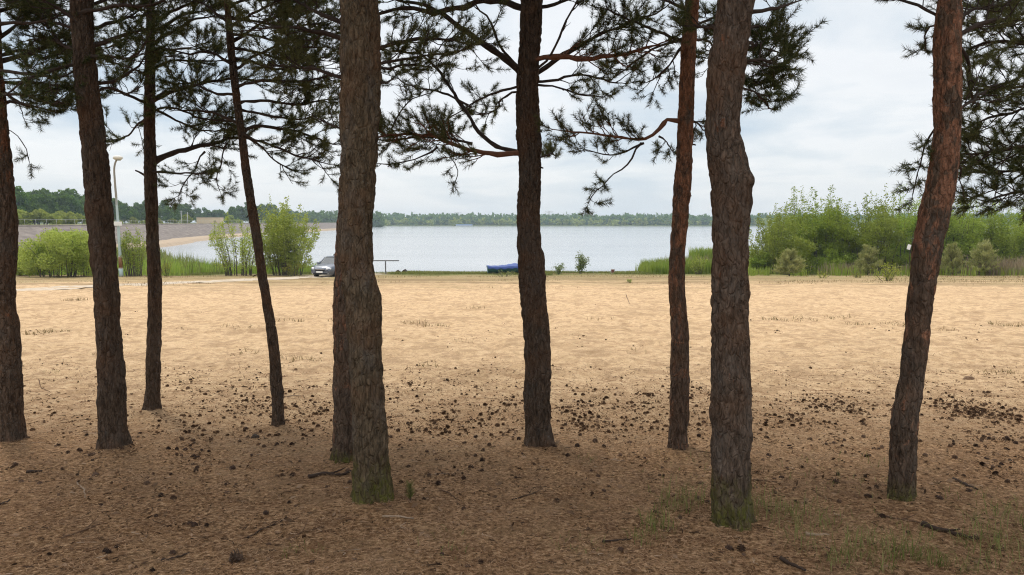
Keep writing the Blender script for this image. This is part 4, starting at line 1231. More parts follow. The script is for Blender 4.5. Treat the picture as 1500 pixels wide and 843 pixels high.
def young_pine(label, px, py, w_px, h_px, seed, dy=0):
    p = G(px, py); Y = p[1] + dy; sc = Y / F_PX; X = (px - 750) * sc; h = h_px * sc; rad = w_px * sc / 2
    rs = np.random.default_rng(seed)
    root = empty('young_pine', (X, Y, Hs(X, Y) - .05), label, 'young pine', 'young pines before the thicket')
    st = MB(); ne = MB(); st.tube([(0, 0, -.1), (.02, 0, h * .5), (0, 0, h * .9)], [.05, .03, .008], 6)
    C = []; D = []
    for w in range(9):
        z = h * (.1 + .8 * w / 9); rw = rad * (1 - (w / 9.5)**1.7) * 1.05
        for k in range(8):
            a = rs.random() * 6.283; e = np.array([math.cos(a) * rw, math.sin(a) * rw, z + .22 * h * (.5 + .6 * rs.random())])
            e[:2] *= .7 + .45 * rs.random(); b = np.array([0, 0, z * .9])
            c = spline([b, (b + e) / 2 + np.array([0, 0, -.06 * h]), e], 6); st.tube(c, np.linspace(.014, .005, 6), 4, cap=False)
            n = 70; t = .3 + .7 * rs.random(n)[:, None]; C.append(b + (e - b) * t + rs.normal(size=(n, 3)) * .05)
            dd = rs.normal(size=(n, 3)) * .55; dd += (e - b) / np.linalg.norm(e - b) * .5; dd[:, 2] += .7; D.append(dd)
    ne.needles(np.concatenate(C), np.concatenate(D), .2, .05, rs=rs)
    st.obj('stems', M['stem'], root); ne.obj('needles', M['lf_pine'], root)


young_pine('round pale young pine standing alone before the thicket near the water', 1157, 405, 48, 38, 401)
young_pine('narrow young pine before the tallest pointed shrub, beside the yellow bush', 1272, 404, 40, 42, 402, 1)
young_pine('first dark young pine past the leaning trunk', 1394, 404, 36, 46, 403, 1)
young_pine('second dark young pine past the leaning trunk, with yellow green shoots', 1441, 404, 44, 50, 404, 1)
place_shrub('yellow_bush', 'low bright yellow green bush on the sand before the thicket', 'bush', 1302, 412, 52, 30, 'lf_yellow', 410, 12, 900, .09, low=.05, up=.8)
place_shrub('weed_clump', 'tiny yellow green weed clump at the sand edge by the round young pine', 'weed', 1205, 408, 34, 12, 'lf_yellow', 411, 8, 260, .08, low=.02)
place_shrub('weed_clump', 'tiny yellow green weed clump at the sand edge by the yellow bush', 'weed', 1258, 407, 30, 12, 'lf_yellow', 412, 8, 240, .08, low=.02)
place_shrub('reed_bush', 'light green bush in the reeds between the slender red trunk and the crooked trunk', 'bush', 1025, 403, 34, 30, 'lf_willow', 413, 12, 1800, .09, low=.02)
# towards the dam
place_shrub('round_bush', 'big round light green bush behind the track, beside the leaning pine by the lamp post', 'bush', 92, 408, 118, 76, 'lf_willow', 420, 34, 24000, .14, dy=3, low=.0, spread=.55, basew=.6, up=.3, lobes=34, lobe_share=.8)
place_shrub('round_bush', 'small green bush peeping out beside the cut off pine', 'bush', 35, 408, 66, 44, 'lf_willow', 421, 16, 7500, .13, dy=6, low=.0, basew=.6, lobes=14, lobe_share=.7)
place_shrub('stalky_bush', 'stalky brownish green bush behind the lamp post', 'bush', 196, 408, 44, 62, 'lf_birch2', 422, 26, 5000, .11, dy=4, low=.0, shoots=2, up=.9, basew=.6)
place_shrub('willow_bush', 'largest pale green willow bush, standing by the parked car', 'bush', 420, 406, 100, 96, 'lf_willow', 423, 36, 24000, .14, dy=4, low=.0, shoots=1, spread=.55, basew=.45, lobes=22, lobe_share=.35)
place_shrub('willow_bush', 'airy see-through willow bush with thin stems behind the slimmest pine', 'bush', 350, 407, 96, 78, 'lf_willow', 424, 26, 8500, .11, dy=4, low=.02, shoots=2, spread=.5, basew=.5)
place_shrub('yellow_bush', 'small yellow green shoot in the tall grass by the thin upright pine', 'bush', 243, 407, 16, 34, 'lf_yellow', 425, 6, 700, .08, dy=3, low=.02, up=1.2)
place_shrub('dark_sapling', 'little dark conical sapling in the tall grass beside the water', 'sapling', 265, 403, 18, 22, 'lf_birch', 426, 5, 500, .08, dy=8, low=.02)
place_shrub('yellow_bush', 'low yellow bush at the foot of the largest willow bush', 'bush', 428, 406, 40, 26, 'lf_yellow', 427, 10, 900, .08, dy=1.5, low=.02)


def sapling(label, px, py, w_px, h_px, nleaf, seed, nst):
    p = G(px, py); Y = p[1]; sc = Y / F_PX; h = h_px * sc
    root = empty('sapling', (p[0], Y, p[2] - .05), label, 'sapling')
    st, fo = shrub(seed, h, w_px * sc / 2, nst, nleaf, .13, .6, .05, 1.0)
    st.obj('stems', M['stem'], root); fo.obj('foliage', M['lf_sap'], root)


sapling('tall leafy sapling standing against the open water on the bank', 849, 402, 32, 34, 1500, 501, 6)
sapling('low sparse sapling beside the taller one on the bank', 817, 402, 26, 19, 520, 502, 6)
place_shrub('weed_clump', 'straw coloured weed clump in front of the blue covered boat', 'weed', 738, 405, 40, 12, 'lf_sap', 503, 10, 350, .07, low=.01)
place_shrub('weed_clump', 'small dark green weed alone on the sand below the reeds', 'weed', 924, 415, 14, 7, 'lf_birch', 504, 6, 160, .06, low=.01)


def seedling():
    p = G(601, 738); root = empty('pine_seedling', (p[0], p[1], p[2] - .005), 'small bluish green pine seedling beside the mossy biggest trunk', 'seedling')
    st = MB(); st.tube([(0, 0, 0), (.004, 0, .06), (0, .003, .11)], [.0035, .0025, .0015], 5); ne = MB(); n = 300
    z = .02 + .1 * rng.random(n); a = rng.random(n) * 6.283; D = np.stack([np.cos(a) * .7, np.sin(a) * .7, .55 + .5 * rng.random(n)], -1)
    ne.needles(np.stack([0 * z, 0 * z, z], -1), D, .05, .0022)
    st.obj('stem', M['stem'], root); ne.obj('needles', M['grass'], root)


seedling()

# ------------------------------------------------------------------ wood behind the dam: every tree by itself
def crown_tree(seed, h, rad, nl, leaf, lobes=16, conif=False):
    rs = np.random.default_rng(seed); fo = MB(); st = MB()
    st.tube([(0, 0, -.5), (.1, 0, h * .4), (0, .1, h * .8)], [.22, .17, .06], 6)
    C = []; N = []
    for i in range(lobes):
        a = rs.random() * 6.283; u = rs.random()
        zc = h * (.28 + .58 * u); rw = rad * (1 - .75 * (u - .3)**2 * 2) * (.25 + .5 * rs.random())
        c = np.array([math.cos(a) * rw, math.sin(a) * rw, zc]); lr = rad * (.34 + .22 * rs.random()) * (1.05 - .35 * u)
        n = nl // lobes; d = rs.normal(size=(n, 3)); d /= np.linalg.norm(d, axis=1)[:, None]
        C.append(c + d * (lr * (.72 + .36 * rs.random(n)))[:, None] * np.array([1, 1, .8])); N.append(d + rs.normal(size=(n, 3)) * .4)
        st.tube([(0, 0, zc * .6), c], [.06, .02], 4, cap=False)
    C = np.concatenate(C); N = np.concatenate(N)
    A = np.cross(N, rs.normal(size=N.shape))
    fo.leaves(C, A, leaf, .8, rs=rs)
    return st, fo


M['trunk_far'] = simple_mat('trunk_far', (.09, .075, .06), .9, .1)
M['lf_wood'] = leaf_mat('leaf_wood', (.055, .11, .018), (.085, .15, .028), (.13, .20, .04), .35, .12)
M['lf_wood2'] = leaf_mat('leaf_wood_light', (.17, .22, .03), (.24, .29, .045), (.32, .35, .08), .35, .12)
proto = []
for s in range(5):
    st, fo = crown_tree(600 + s, 11, 3.6, 2600, .62)
    me_s = st.mesh('trunk'); me_s.materials.append(M['trunk_far']); me_f = fo.mesh('crown'); me_f.materials.append(M['lf_wood']); proto.append((me_s, me_f))
for s in range(2):
    st, fo = crown_tree(620 + s, 5, 3.2, 2200, .5, 12)
    me_s = st.mesh('trunk'); me_s.materials.append(M['trunk_far']); me_f = fo.mesh('crown'); me_f.materials.append(M['lf_wood2']); proto.append((me_s, me_f))


def wood_tree(x, y, z, s, kind, rz, label, cat, group, name):
    r = empty(name, (x, y, z), label, cat, group, rz); r.scale = (s, s, s * (.9 + .25 * rng.random()))
    for nm, me in zip(('trunk', 'crown'), proto[kind]):
        o = bpy.data.objects.new(nm, me); COL.objects.link(o); o.parent = r


# dark trees: the top line of the wood seen over the dam, px -> py of the tops
TL = np.array([(0, 277), (40, 273), (75, 276), (110, 276), (150, 284), (185, 292), (215, 296), (245, 294), (275, 297), (310, 306), (340, 300), (365, 296), (400, 300), (420, 306), (450, 313), (500, 318), (560, 320)], float)
rw = np.random.default_rng(5)


def ymin(px, off):
    for Yy in np.arange(150, 800, 4):
        if (px - 750) / F_PX * Yy < toe_x(Yy) - off: return float(Yy)
    return 800.0


for row, Yr in enumerate((34, 62, 100)):
    px = -20 + 8 * row
    while px < 470:
        Yy = ymin(px, 32) + Yr + rw.normal() * 5
        if 284 < px < 334: Yy = max(Yy, 402 + Yr)
        x = (px - 750) / F_PX * Yy
        if x < toe_x(Yy) - 26:
            top = P(px, np.interp(px, TL[:, 0], TL[:, 1]) + rw.random() * 12 - 3 - row * 1.0, Yy)[2]
            z = 0.0; s = max(.45, (top - z) / 12.2)
            wood_tree(x, Yy, z, s, int(rw.integers(0, 5)), rw.random() * 6.28, 'dark green broadleaf tree in the wood standing behind the grey dam', 'tree', 'trees of the wood behind the dam', 'wood_tree')
        px += 9 + 9 * rw.random()
px = -15
while px < 470:
    Yy = ymin(px, 30) + 8 + rw.normal() * 4; x = (px - 750) / F_PX * Yy
    top = P(px, np.interp(px, [0, 60, 110, 150, 200, 300, 470], [302, 305, 312, 321, 321, 318, 323]) + rw.random() * 7 - 3, Yy)[2]
    if not 284 < px < 334: wood_tree(x, Yy, .1, max(.35, top / 5.0), 5 + int(rw.integers(0, 2)), rw.random() * 6.28, 'light green rounded bush at the edge of the wood above the dam', 'bush', 'light bushes along the wood edge', 'wood_edge_bush')
    px += 13 + 8 * rw.random()

# ------------------------------------------------------------------ far shore forest (one mass)
mb = MB(); rf = np.random.default_rng(77)
def far_row(px0, px1, Yf, top0, amp, n, sz, mi):
    for i in range(n):
        px = px0 + (px1 - px0) * (i + rf.random()) / n; Yy = Yf(px) + rf.normal() * 8
        x = (px - 750) / F_PX * Yy
        zt = P(px, top0 + amp * float(vnoise(px, 0, 60, 70)) * 2 + rf.random() * 3.5 - 1.5, Yy)[2]
        zb = -3.2; h = max(3.0, zt - zb); r = h * (.26 + .16 * rf.random()); m = 46
        u = rf.random(m); a = rf.random(m) * 6.283; rr = r * np.sqrt(np.clip(1 - (2 * u - 1)**2, .05, 1)) * (.7 + .4 * rf.random(m))
        C = np.stack([x + rr * np.cos(a), Yy + rr * np.sin(a), zb + h * (.04 + .96 * u)], -1)
        mb.leaves(C, None, sz, .8, mi=mi, rs=rf)
Yfar = lambda px: (945 + 1.0 * (px - 750) * -.06)
far_row(470, 1560, lambda p: Yfar(p) + 40, 316.5, 1.6, 330, 4.2, 0)
far_row(470, 1560, lambda p: Yfar(p) + 22, 318.5, 1.6, 330, 3.6, 0)
far_row(470, 1560, lambda p: Yfar(p) + 10, 322.5, 2.0, 260, 2.8, 1)
tag(mb.obj('far_forest', [M['lf_wood'], M['lf_wood2']]), 'far wooded shore across the lake, blue green with distance', 'forest', kind='stuff')
mb = MB()
far_row(395, 560, lambda p: 640 + (p - 400) * .9, 313.0, 1.5, 90, 3.0, 0)
far_row(395, 560, lambda p: 620 + (p - 400) * .9, 318.0, 1.5, 70, 2.6, 0)
tag(mb.obj('mid_forest', [M['lf_wood'], M['lf_wood2']]), 'dark wooded shore beyond the far end of the dam', 'forest', kind='stuff')

# ------------------------------------------------------------------ dam
def dam():
    root = empty('dam', (-75, 125, 0), 'long grey stone faced dam curving along the lake below the wood', 'dam')
    o0 = (-75, 125, 0)
    yy = np.concatenate([np.arange(64, 200, 4), np.arange(200, 810, 10)]); n = len(yy)
    c = np.c_[toe_x(yy), yy]; ker = np.ones(7) / 7; cs = c.copy(); cs[3:-3, 0] = np.convolve(c[:, 0], ker, 'valid'); c = cs
    t_ = np.gradient(c, axis=0); t_ /= np.linalg.norm(t_, axis=1)[:, None]; nn = np.c_[-t_[:, 1], t_[:, 0]]
    def strip(name, prof, mat):
        mb = MB(); k = len(prof)
        V = [(c[i, 0] + nn[i, 0] * o, c[i, 1] + nn[i, 1] * o, z) for i in range(n) for (o, z) in prof]
        q = [(i * k + j, (i + 1) * k + j, (i + 1) * k + j + 1, i * k + j + 1) for i in range(n - 1) for j in range(k - 1)]
        mb.add(V, quads=q); mb.obj(name, mat, root, o0, smooth=False)
    m, nt, out = new_mat('dam_slabs'); t = NT(nt); pos = t.node('ShaderNodeNewGeometry').outputs['Position']
    sep = t.node('ShaderNodeSeparateXYZ'); t.link(pos, sep.inputs[0])
    cc = t.ramp(t.noise(t.mapping(pos, (.25, .25, 1.4)), 1.5, 6, .65), [(.3, (.12, .10, .09)), (.55, (.20, .17, .15)), (.75, (.28, .24, .21))])
    ln = t.math('FRACT', t.math('MULTIPLY', sep.outputs[1], .25)); ln = t.maprange(ln, .05, .0)
    cc = t.mix(t.math('MULTIPLY', ln, .6), cc, (.12, .11, .09))
    t.principled(out, cc, .95, .1, t.bump(t.noise(pos, 4, 4), .5, .05))
    berm = simple_mat('dam_berm', (.36, .28, .2), .95, .1, var=.25, scale=.8)
    crest = simple_mat('dam_crest', (.30, .28, .15), .95, .1, var=.3, scale=.6)
    strip('toe_berm', [(-1.5, WATER_Z - .6), (.5, -3.1), (5.0, -2.8)], berm)
    strip('slope_facing', [(5.0, -2.8), (13.4, .75), (13.5, 1.0), (14.0, 1.02)], m)
    strip('crest', [(14.0, 1.02), (16, 1.06), (19, 1.0), (30, -.6)], crest)
    # railing on the crest
    fr = empty('dam_railing', o0, 'thin pale railing running along the crest of the dam', 'railing')
    cr = np.array([(c[i, 0] + nn[i, 0] * 14.6, c[i, 1] + nn[i, 1] * 14.6, 1.04) for i in range(n)]); cr = cr[(cr[:, 1] > 90) & (cr[:, 1] < 420)]
    pm = simple_mat('pale_steel', (.5, .5, .47), .5, .3, .3)
    mb = MB(); mb.tube(cr + np.array([0, 0, 1.0]), .02, 5); mb.obj('rail', pm, fr, o0)
    pst = MB(); pst.tube([(0, 0, 0), (0, 0, 1.03)], .028, 5); pme = pst.mesh('post'); pme.materials.append(pm)
    d = np.r_[0, np.cumsum(np.linalg.norm(np.diff(cr, axis=0), axis=1))]
    for s in np.arange(0, d[-1], 3.6):
        o = bpy.data.objects.new('post', pme); COL.objects.link(o); o.parent = fr
        o.location = [np.interp(s, d, cr[:, k]) - o0[k] for k in range(3)]
    return cr


dam()

# ------------------------------------------------------------------ buildings and posts far away
def block_house():
    Y = 385; a = P(291, 329, Y); b = P(325, 329, Y); w = b[0] - a[0]; h = P(291, 319.0, Y)[2] - .2
    root = empty('pump_house', ((a[0] + b[0]) / 2, Y, .2), 'plain beige flat roofed building standing behind the dam crest', 'building')
    wall = simple_mat('beige_wall', (.80, .60, .41), .9, .1, var=.08, scale=1)
    mb = MB(); mb.box((0, 0, h / 2 - .2), (w, 5, h + .4)); mb.obj('wall', wall, root, smooth=False)
    mb = MB(); mb.box((0, 0, h + .12), (w + .3, 5.3, .22)); mb.obj('roof', simple_mat('roof_felt', (.42, .33, .24), .9, .1), root, smooth=False)
    mb = MB(); mb.box((w * .3, -2.52, 1.05), (1.0, .06, 2.1)); mb.obj('door', simple_mat('door_brown', (.42, .30, .18), .7), root, smooth=False)


block_house()
PM = simple_mat('pole_grey', (.42, .42, .4), .7, .2)
for px, top, lab in [(266, 309, 'thin pale pole behind the dam, farther from the beige building'), (275, 311, 'thin pale pole behind the dam, nearer the beige building')]:
    Y = 262; p = P(px, 329, Y); z1 = P(px, top, Y)[2]
    r = empty('utility_pole', (p[0], Y, 0), lab, 'pole', 'poles behind the dam')
    mb = MB(); mb.tube([(0, 0, -.3), (0, 0, z1)], [.17, .1], 8); mb.obj('mast', PM, r)
    mb = MB(); mb.box((0, 0, z1 - .4), (1.3, .1, .1)); mb.obj('crossarm', PM, r)


def pylon(px, top, lab):
    Y = 1010; p = P(px, 330, Y); h = P(px, top, Y)[2] + 3
    r = empty('pylon', (p[0], Y, -3), lab, 'pylon', 'pylons beyond the far shore')
    lat = MB(); w0 = 3.2
    def corner(k, f): w = w0 * (1 - .86 * f); return np.array([w * (-1 if k in (0, 3) else 1), w * (-1 if k < 2 else 1), h * f])
    for k in range(4):
        lat.tube([corner(k, 0), corner(k, 1)], .16, 4)
        for s in range(8): lat.tube([corner(k, s / 8), corner((k + 1) % 4, (s + 1) / 8)], .09, 4)
    lat.obj('lattice_mast', PM, r)
    for f, ww in ((.72, 6), (.84, 7.5), (.95, 5)):
        m2 = MB(); m2.tube([(-ww, 0, h * f), (0, 0, h * f + .5), (ww, 0, h * f)], .2, 4); m2.obj('crossarm', PM, r)


pylon(671, 311, 'faint lattice pylon over the far forest, nearer the biggest trunk')
pylon(804, 309, 'faint lattice pylon over the far forest, just beside the dark straight pine')
bY = 925; p = P(680, 330, bY)
r = empty('boathouse', (p[0], bY, -3.5), 'long low blue roofed shed on the far shore', 'shed')
mb = MB(); mb.box((0, 0, .8), (20, 5, 1.6)); mb.obj('wall', simple_mat('shed_wall', (.5, .55, .6), .8), r, smooth=False)
mb = MB(); mb.box((0, 0, 1.9), (21, 6, .6), taper=.9); mb.obj('roof', simple_mat('shed_roof', (.16, .26, .42), .6), r, smooth=False)

# ------------------------------------------------------------------ street lamp
def lamp():
    p = G(177.5, 406); X, Y = p[0], p[1]
    root = empty('street_lamp', p, 'tall pale blue street lamp post, rusty near its foot, with a white panel on it', 'street lamp')
    S = Y / F_PX; z = lambda py: P(176, py, Y)[2] - p[2]; xx = lambda px: (px - 176) * S
    m, nt, out = new_mat('lamp_paint'); t = NT(nt); ob = t.node('ShaderNodeTexCoord').outputs['Object']
    sep = t.node('ShaderNodeSeparateXYZ'); t.link(ob, sep.inputs[0]); n_ = t.noise(ob, 3, 5)
    rust = t.mix(t.noise(ob, 8, 5), (.30, .14, .06), (.17, .09, .05))
    k = t.math('MULTIPLY', t.maprange(t.math('MULTIPLY_ADD', n_, .5, sep.outputs[2]), .75, .95), t.maprange(t.math('MULTIPLY_ADD', n_, .6, sep.outputs[2]), 1.95, 1.6))
    c = t.mix(k, (.42, .52, .52), rust)
    up = t.maprange(t.math('MULTIPLY_ADD', n_, 1.2, sep.outputs[2]), 5.6, 6.4)
    c = t.mix(up, c, (.25, .23, .19))
    t.principled(out, c, .6, .3)
    mb = MB()
    mb.tube([(0, 0, -.2), (0, 0, z(392))], .15, 12); mb.tube([(0, 0, z(392)), (0, 0, z(375))], .13, 12)
    pts = [(0, 0, z(376)), (xx(175), 0, z(330)), (xx(174), 0, z(290)), (xx(173), 0, z(260)), (xx(173), 0, z(248)), (xx(174.5), 0, z(240)), (xx(177.5), 0, z(233.5))]
    mb.tube(spline(pts, 40), np.linspace(.105, .06, 40), 12); mb.obj('pole', m, root)
    hd = MB(); hx, hz = xx(179), z(231.5)
    V0 = len(hd.v); hd.lathe([(.02, -.16), (.17, -.14), (.26, -.04), (.25, .06), (.16, .14), (.01, .17)], (0, 0, 0), 14)
    V = hd.v[0]; V[:, 0] *= 1.35; hd.v[0] = V + np.array([hx, 0, hz])
    hd.obj('lamp_head', simple_mat('lamp_head', (.62, .6, .53), .5), root)
    cl = MB(); cl.lathe([(.01, -.2), (.16, -.19), (.2, -.13), (.17, -.1)], (hx + .02, 0, hz), 14); cl.obj('lamp_glass', simple_mat('lamp_glass', (.35, .33, .28), .2), root)
    pn = MB(); pn.box((xx(174), -.14, z(328)), (16 * S, .05, 6 * S), bev=.01); pn.obj('notice_panel', simple_mat('panel_white', (.78, .78, .76), .5, var=.04), root, smooth=False)
    br = MB(); br.box((0, -.1, z(328)), (.3, .08, .06)); br.box((xx(169), -.1, z(331.6)), (.5, .06, .06)); br.obj('bracket', simple_mat('bracket', (.2, .2, .18), .6), root, smooth=False)


lamp()

# ------------------------------------------------------------------ small signs
def sign(px, py_top, py_bot, w_px, foot_py, label, face, tilt=0.0, dY=0, border=None, name='sign', off=0.0):
    p = G(px, foot_py); Y = p[1] + dY; S = Y / F_PX; X = (px - 750) * S; zb = Hs(X, Y)
    r = empty(name, (X, Y, zb), label, 'sign'); zt = P(px, py_top, Y)[2] - zb; z0 = P(px, py_bot, Y)[2] - zb
    mb = MB(); mb.tube([(off, 0.03, -.2), (off, .03, (zt + z0) / 2)], .022, 7); mb.obj('post', SK, r)
    mb = MB(); mb.box((0, 0, 0), (w_px * S, .03, zt - z0), bev=.006); o = mb.obj('board', face, r, smooth=False); o.location = (0, 0, (zt + z0) / 2); o.rotation_euler = (0, tilt, 0)
    if border is not None:
        mb = MB(); mb.box((0, .022, 0), (w_px * S * 1.25, .02, (zt - z0) * 1.3), bev=.004); b = mb.obj('backing', border, r, smooth=False); b.location = o.location


sign(898, 395.2, 400, 4.6, 402.6, 'little reddish brown sign board low on the bank by the water', simple_mat('sign_brown', (.16, .06, .05), .6), border=simple_mat('sign_back', (.6, .58, .56), .6), dY=0)
sign(1331, 358.5, 366, 5.0, 405, 'small tilted white notice on a post behind the leaning trunk', simple_mat('notice_white', (.8, .8, .8), .5, var=.03), .25, off=.1)


# ------------------------------------------------------------------ railing by the water
def railing():
    p = G(565, 402); Y = p[1]; S = Y / F_PX; zb = p[2]; zr = P(565, 382.2, Y)[2] - zb
    r = empty('railing', p, 'single bar railing on a post at the water edge beside the biggest trunk', 'railing')
    m = simple_mat('railing_steel', (.12, .12, .12), .6, .3, .2)
    mb = MB(); mb.box((-18 * S, 0, zr), (76 * S, .07, .085), bev=.012); mb.obj('bar', m, r, smooth=False)
    for dx in (0, -44):
        q = MB(); q.box((0, 0, zr / 2 - .1), (.09, .09, zr + .1), bev=.012); o = q.obj('post', m, r, smooth=False); o.location = (dx * S, 0, 0)


railing()


# ------------------------------------------------------------------ boat under its cover
def boat():
    p = G(752, 402.5); Y = p[1] + .6; S = Y / F_PX; zb = Hs(p[0], Y) + .12
    r = empty('boat', (p[0], Y, zb), 'boat under a blue tarpaulin drawn up on the bank at the water', 'boat', rz=.1)
    L = 76 * S / 2; hull = MB(); n = 25; prof = []
    for i in range(n):
        u = -1 + 2 * i / (n - 1); w = .82 * (1 - max(0, u - .1)**2.2 * .95) * (1 - .12 * max(0, -u)**3); sh = .52 + .10 * u * u + .05 * u
        prof.append([(u * L, s * w * k, z) for s, k, z in ((-1, 1.0, sh), (-1, .93, sh * .55), (-1, .62, .13), (-1, .0, .0 + .1 * max(0, u)**3), (1, .62, .13), (1, .93, sh * .55), (1, 1.0, sh))])
    q = [(i * 7 + k, (i + 1) * 7 + k, (i + 1) * 7 + k + 1, i * 7 + k + 1) for i in range(n - 1) for k in range(6)]
    hull.add(np.array(prof).reshape(-1, 3), quads=q); hull.add([prof[0][k] for k in range(7)], tris=[(0, k, k + 1) for k in range(1, 6)])
    hull.obj('hull', simple_mat('hull_teal', (.03, .11, .12), .5, .4, var=.3, scale=3), r)
    cov = MB(); V = []
    for i in range(n):
        u = -1 + 2 * i / (n - 1); w = .86 * (1 - max(0, u - .1)**2.2 * .93) * (1 - .12 * max(0, -u)**3) + .03; sh = .54 + .10 * u * u + .05 * u
        pk = .24 * math.exp(-((u - .05) / .5)**2) + .03 * math.sin(i * 2.1)
        for k in range(11):
            v = -1 + .2 * k; dz = -.17 - .05 * math.sin(i * 1.9) if abs(v) == 1 or k in (0, 10) else 0
            vv = v if 0 < k < 10 else math.copysign(.83, v)
            V.append((u * L * 1.015, vv * w * 1.2 if 0 < k < 10 else v * w * 1.0, sh + .03 + pk * (1 - abs(vv)**1.3) + dz + .015 * math.sin(i * 1.3 + k)))
    cov.add(V, quads=[(i * 11 + k, i * 11 + k + 1, (i + 1) * 11 + k + 1, (i + 1) * 11 + k) for i in range(n - 1) for k in range(10)])
    cov.obj('tarpaulin', simple_mat('tarp_blue', (.035, .07, .24), .55, .3, var=.25, scale=4), r)
    w = MB(); w.box((-L * .97, 0, .32), (.05, .5, .3), bev=.01); w.obj('transom', simple_mat('transom', (.4, .42, .45), .5), r, smooth=False)


boat()


# ------------------------------------------------------------------ cars
def glass_mat():
    m, nt, out = new_mat('car_glass'); t = NT(nt)
    t.principled(out, (.03, .04, .045), .04, .8); return m


M['glass'] = glass_mat(); M['tyre'] = simple_mat('tyre', (.02, .02, .02), .85); M['rim'] = simple_mat('rim', (.5, .5, .52), .35, .5, .8)
M['lens'] = simple_mat('headlight_lens', (.75, .76, .78), .12, .6, .3, var=.05); M['blacktrim'] = simple_mat('black_trim', (.02, .02, .022), .6)
M['chrome'] = simple_mat('chrome', (.7, .7, .72), .2, .5, .9, var=.05); M['plate'] = simple_mat('number_plate', (.8, .8, .78), .5, var=.03)


def paint(name, c):
    m, nt, out = new_mat(name); t = NT(nt); ob = t.node('ShaderNodeTexCoord').outputs['Object']
    p = t.principled(out, t.mix(t.noise(ob, 2, 4), tuple(x * .85 for x in c), tuple(min(1, x * 1.1) for x in c)), .35, .5, None, .25)
    p.inputs['Coat Weight'].default_value = .6; p.inputs['Coat Roughness'].default_value = .06; return m


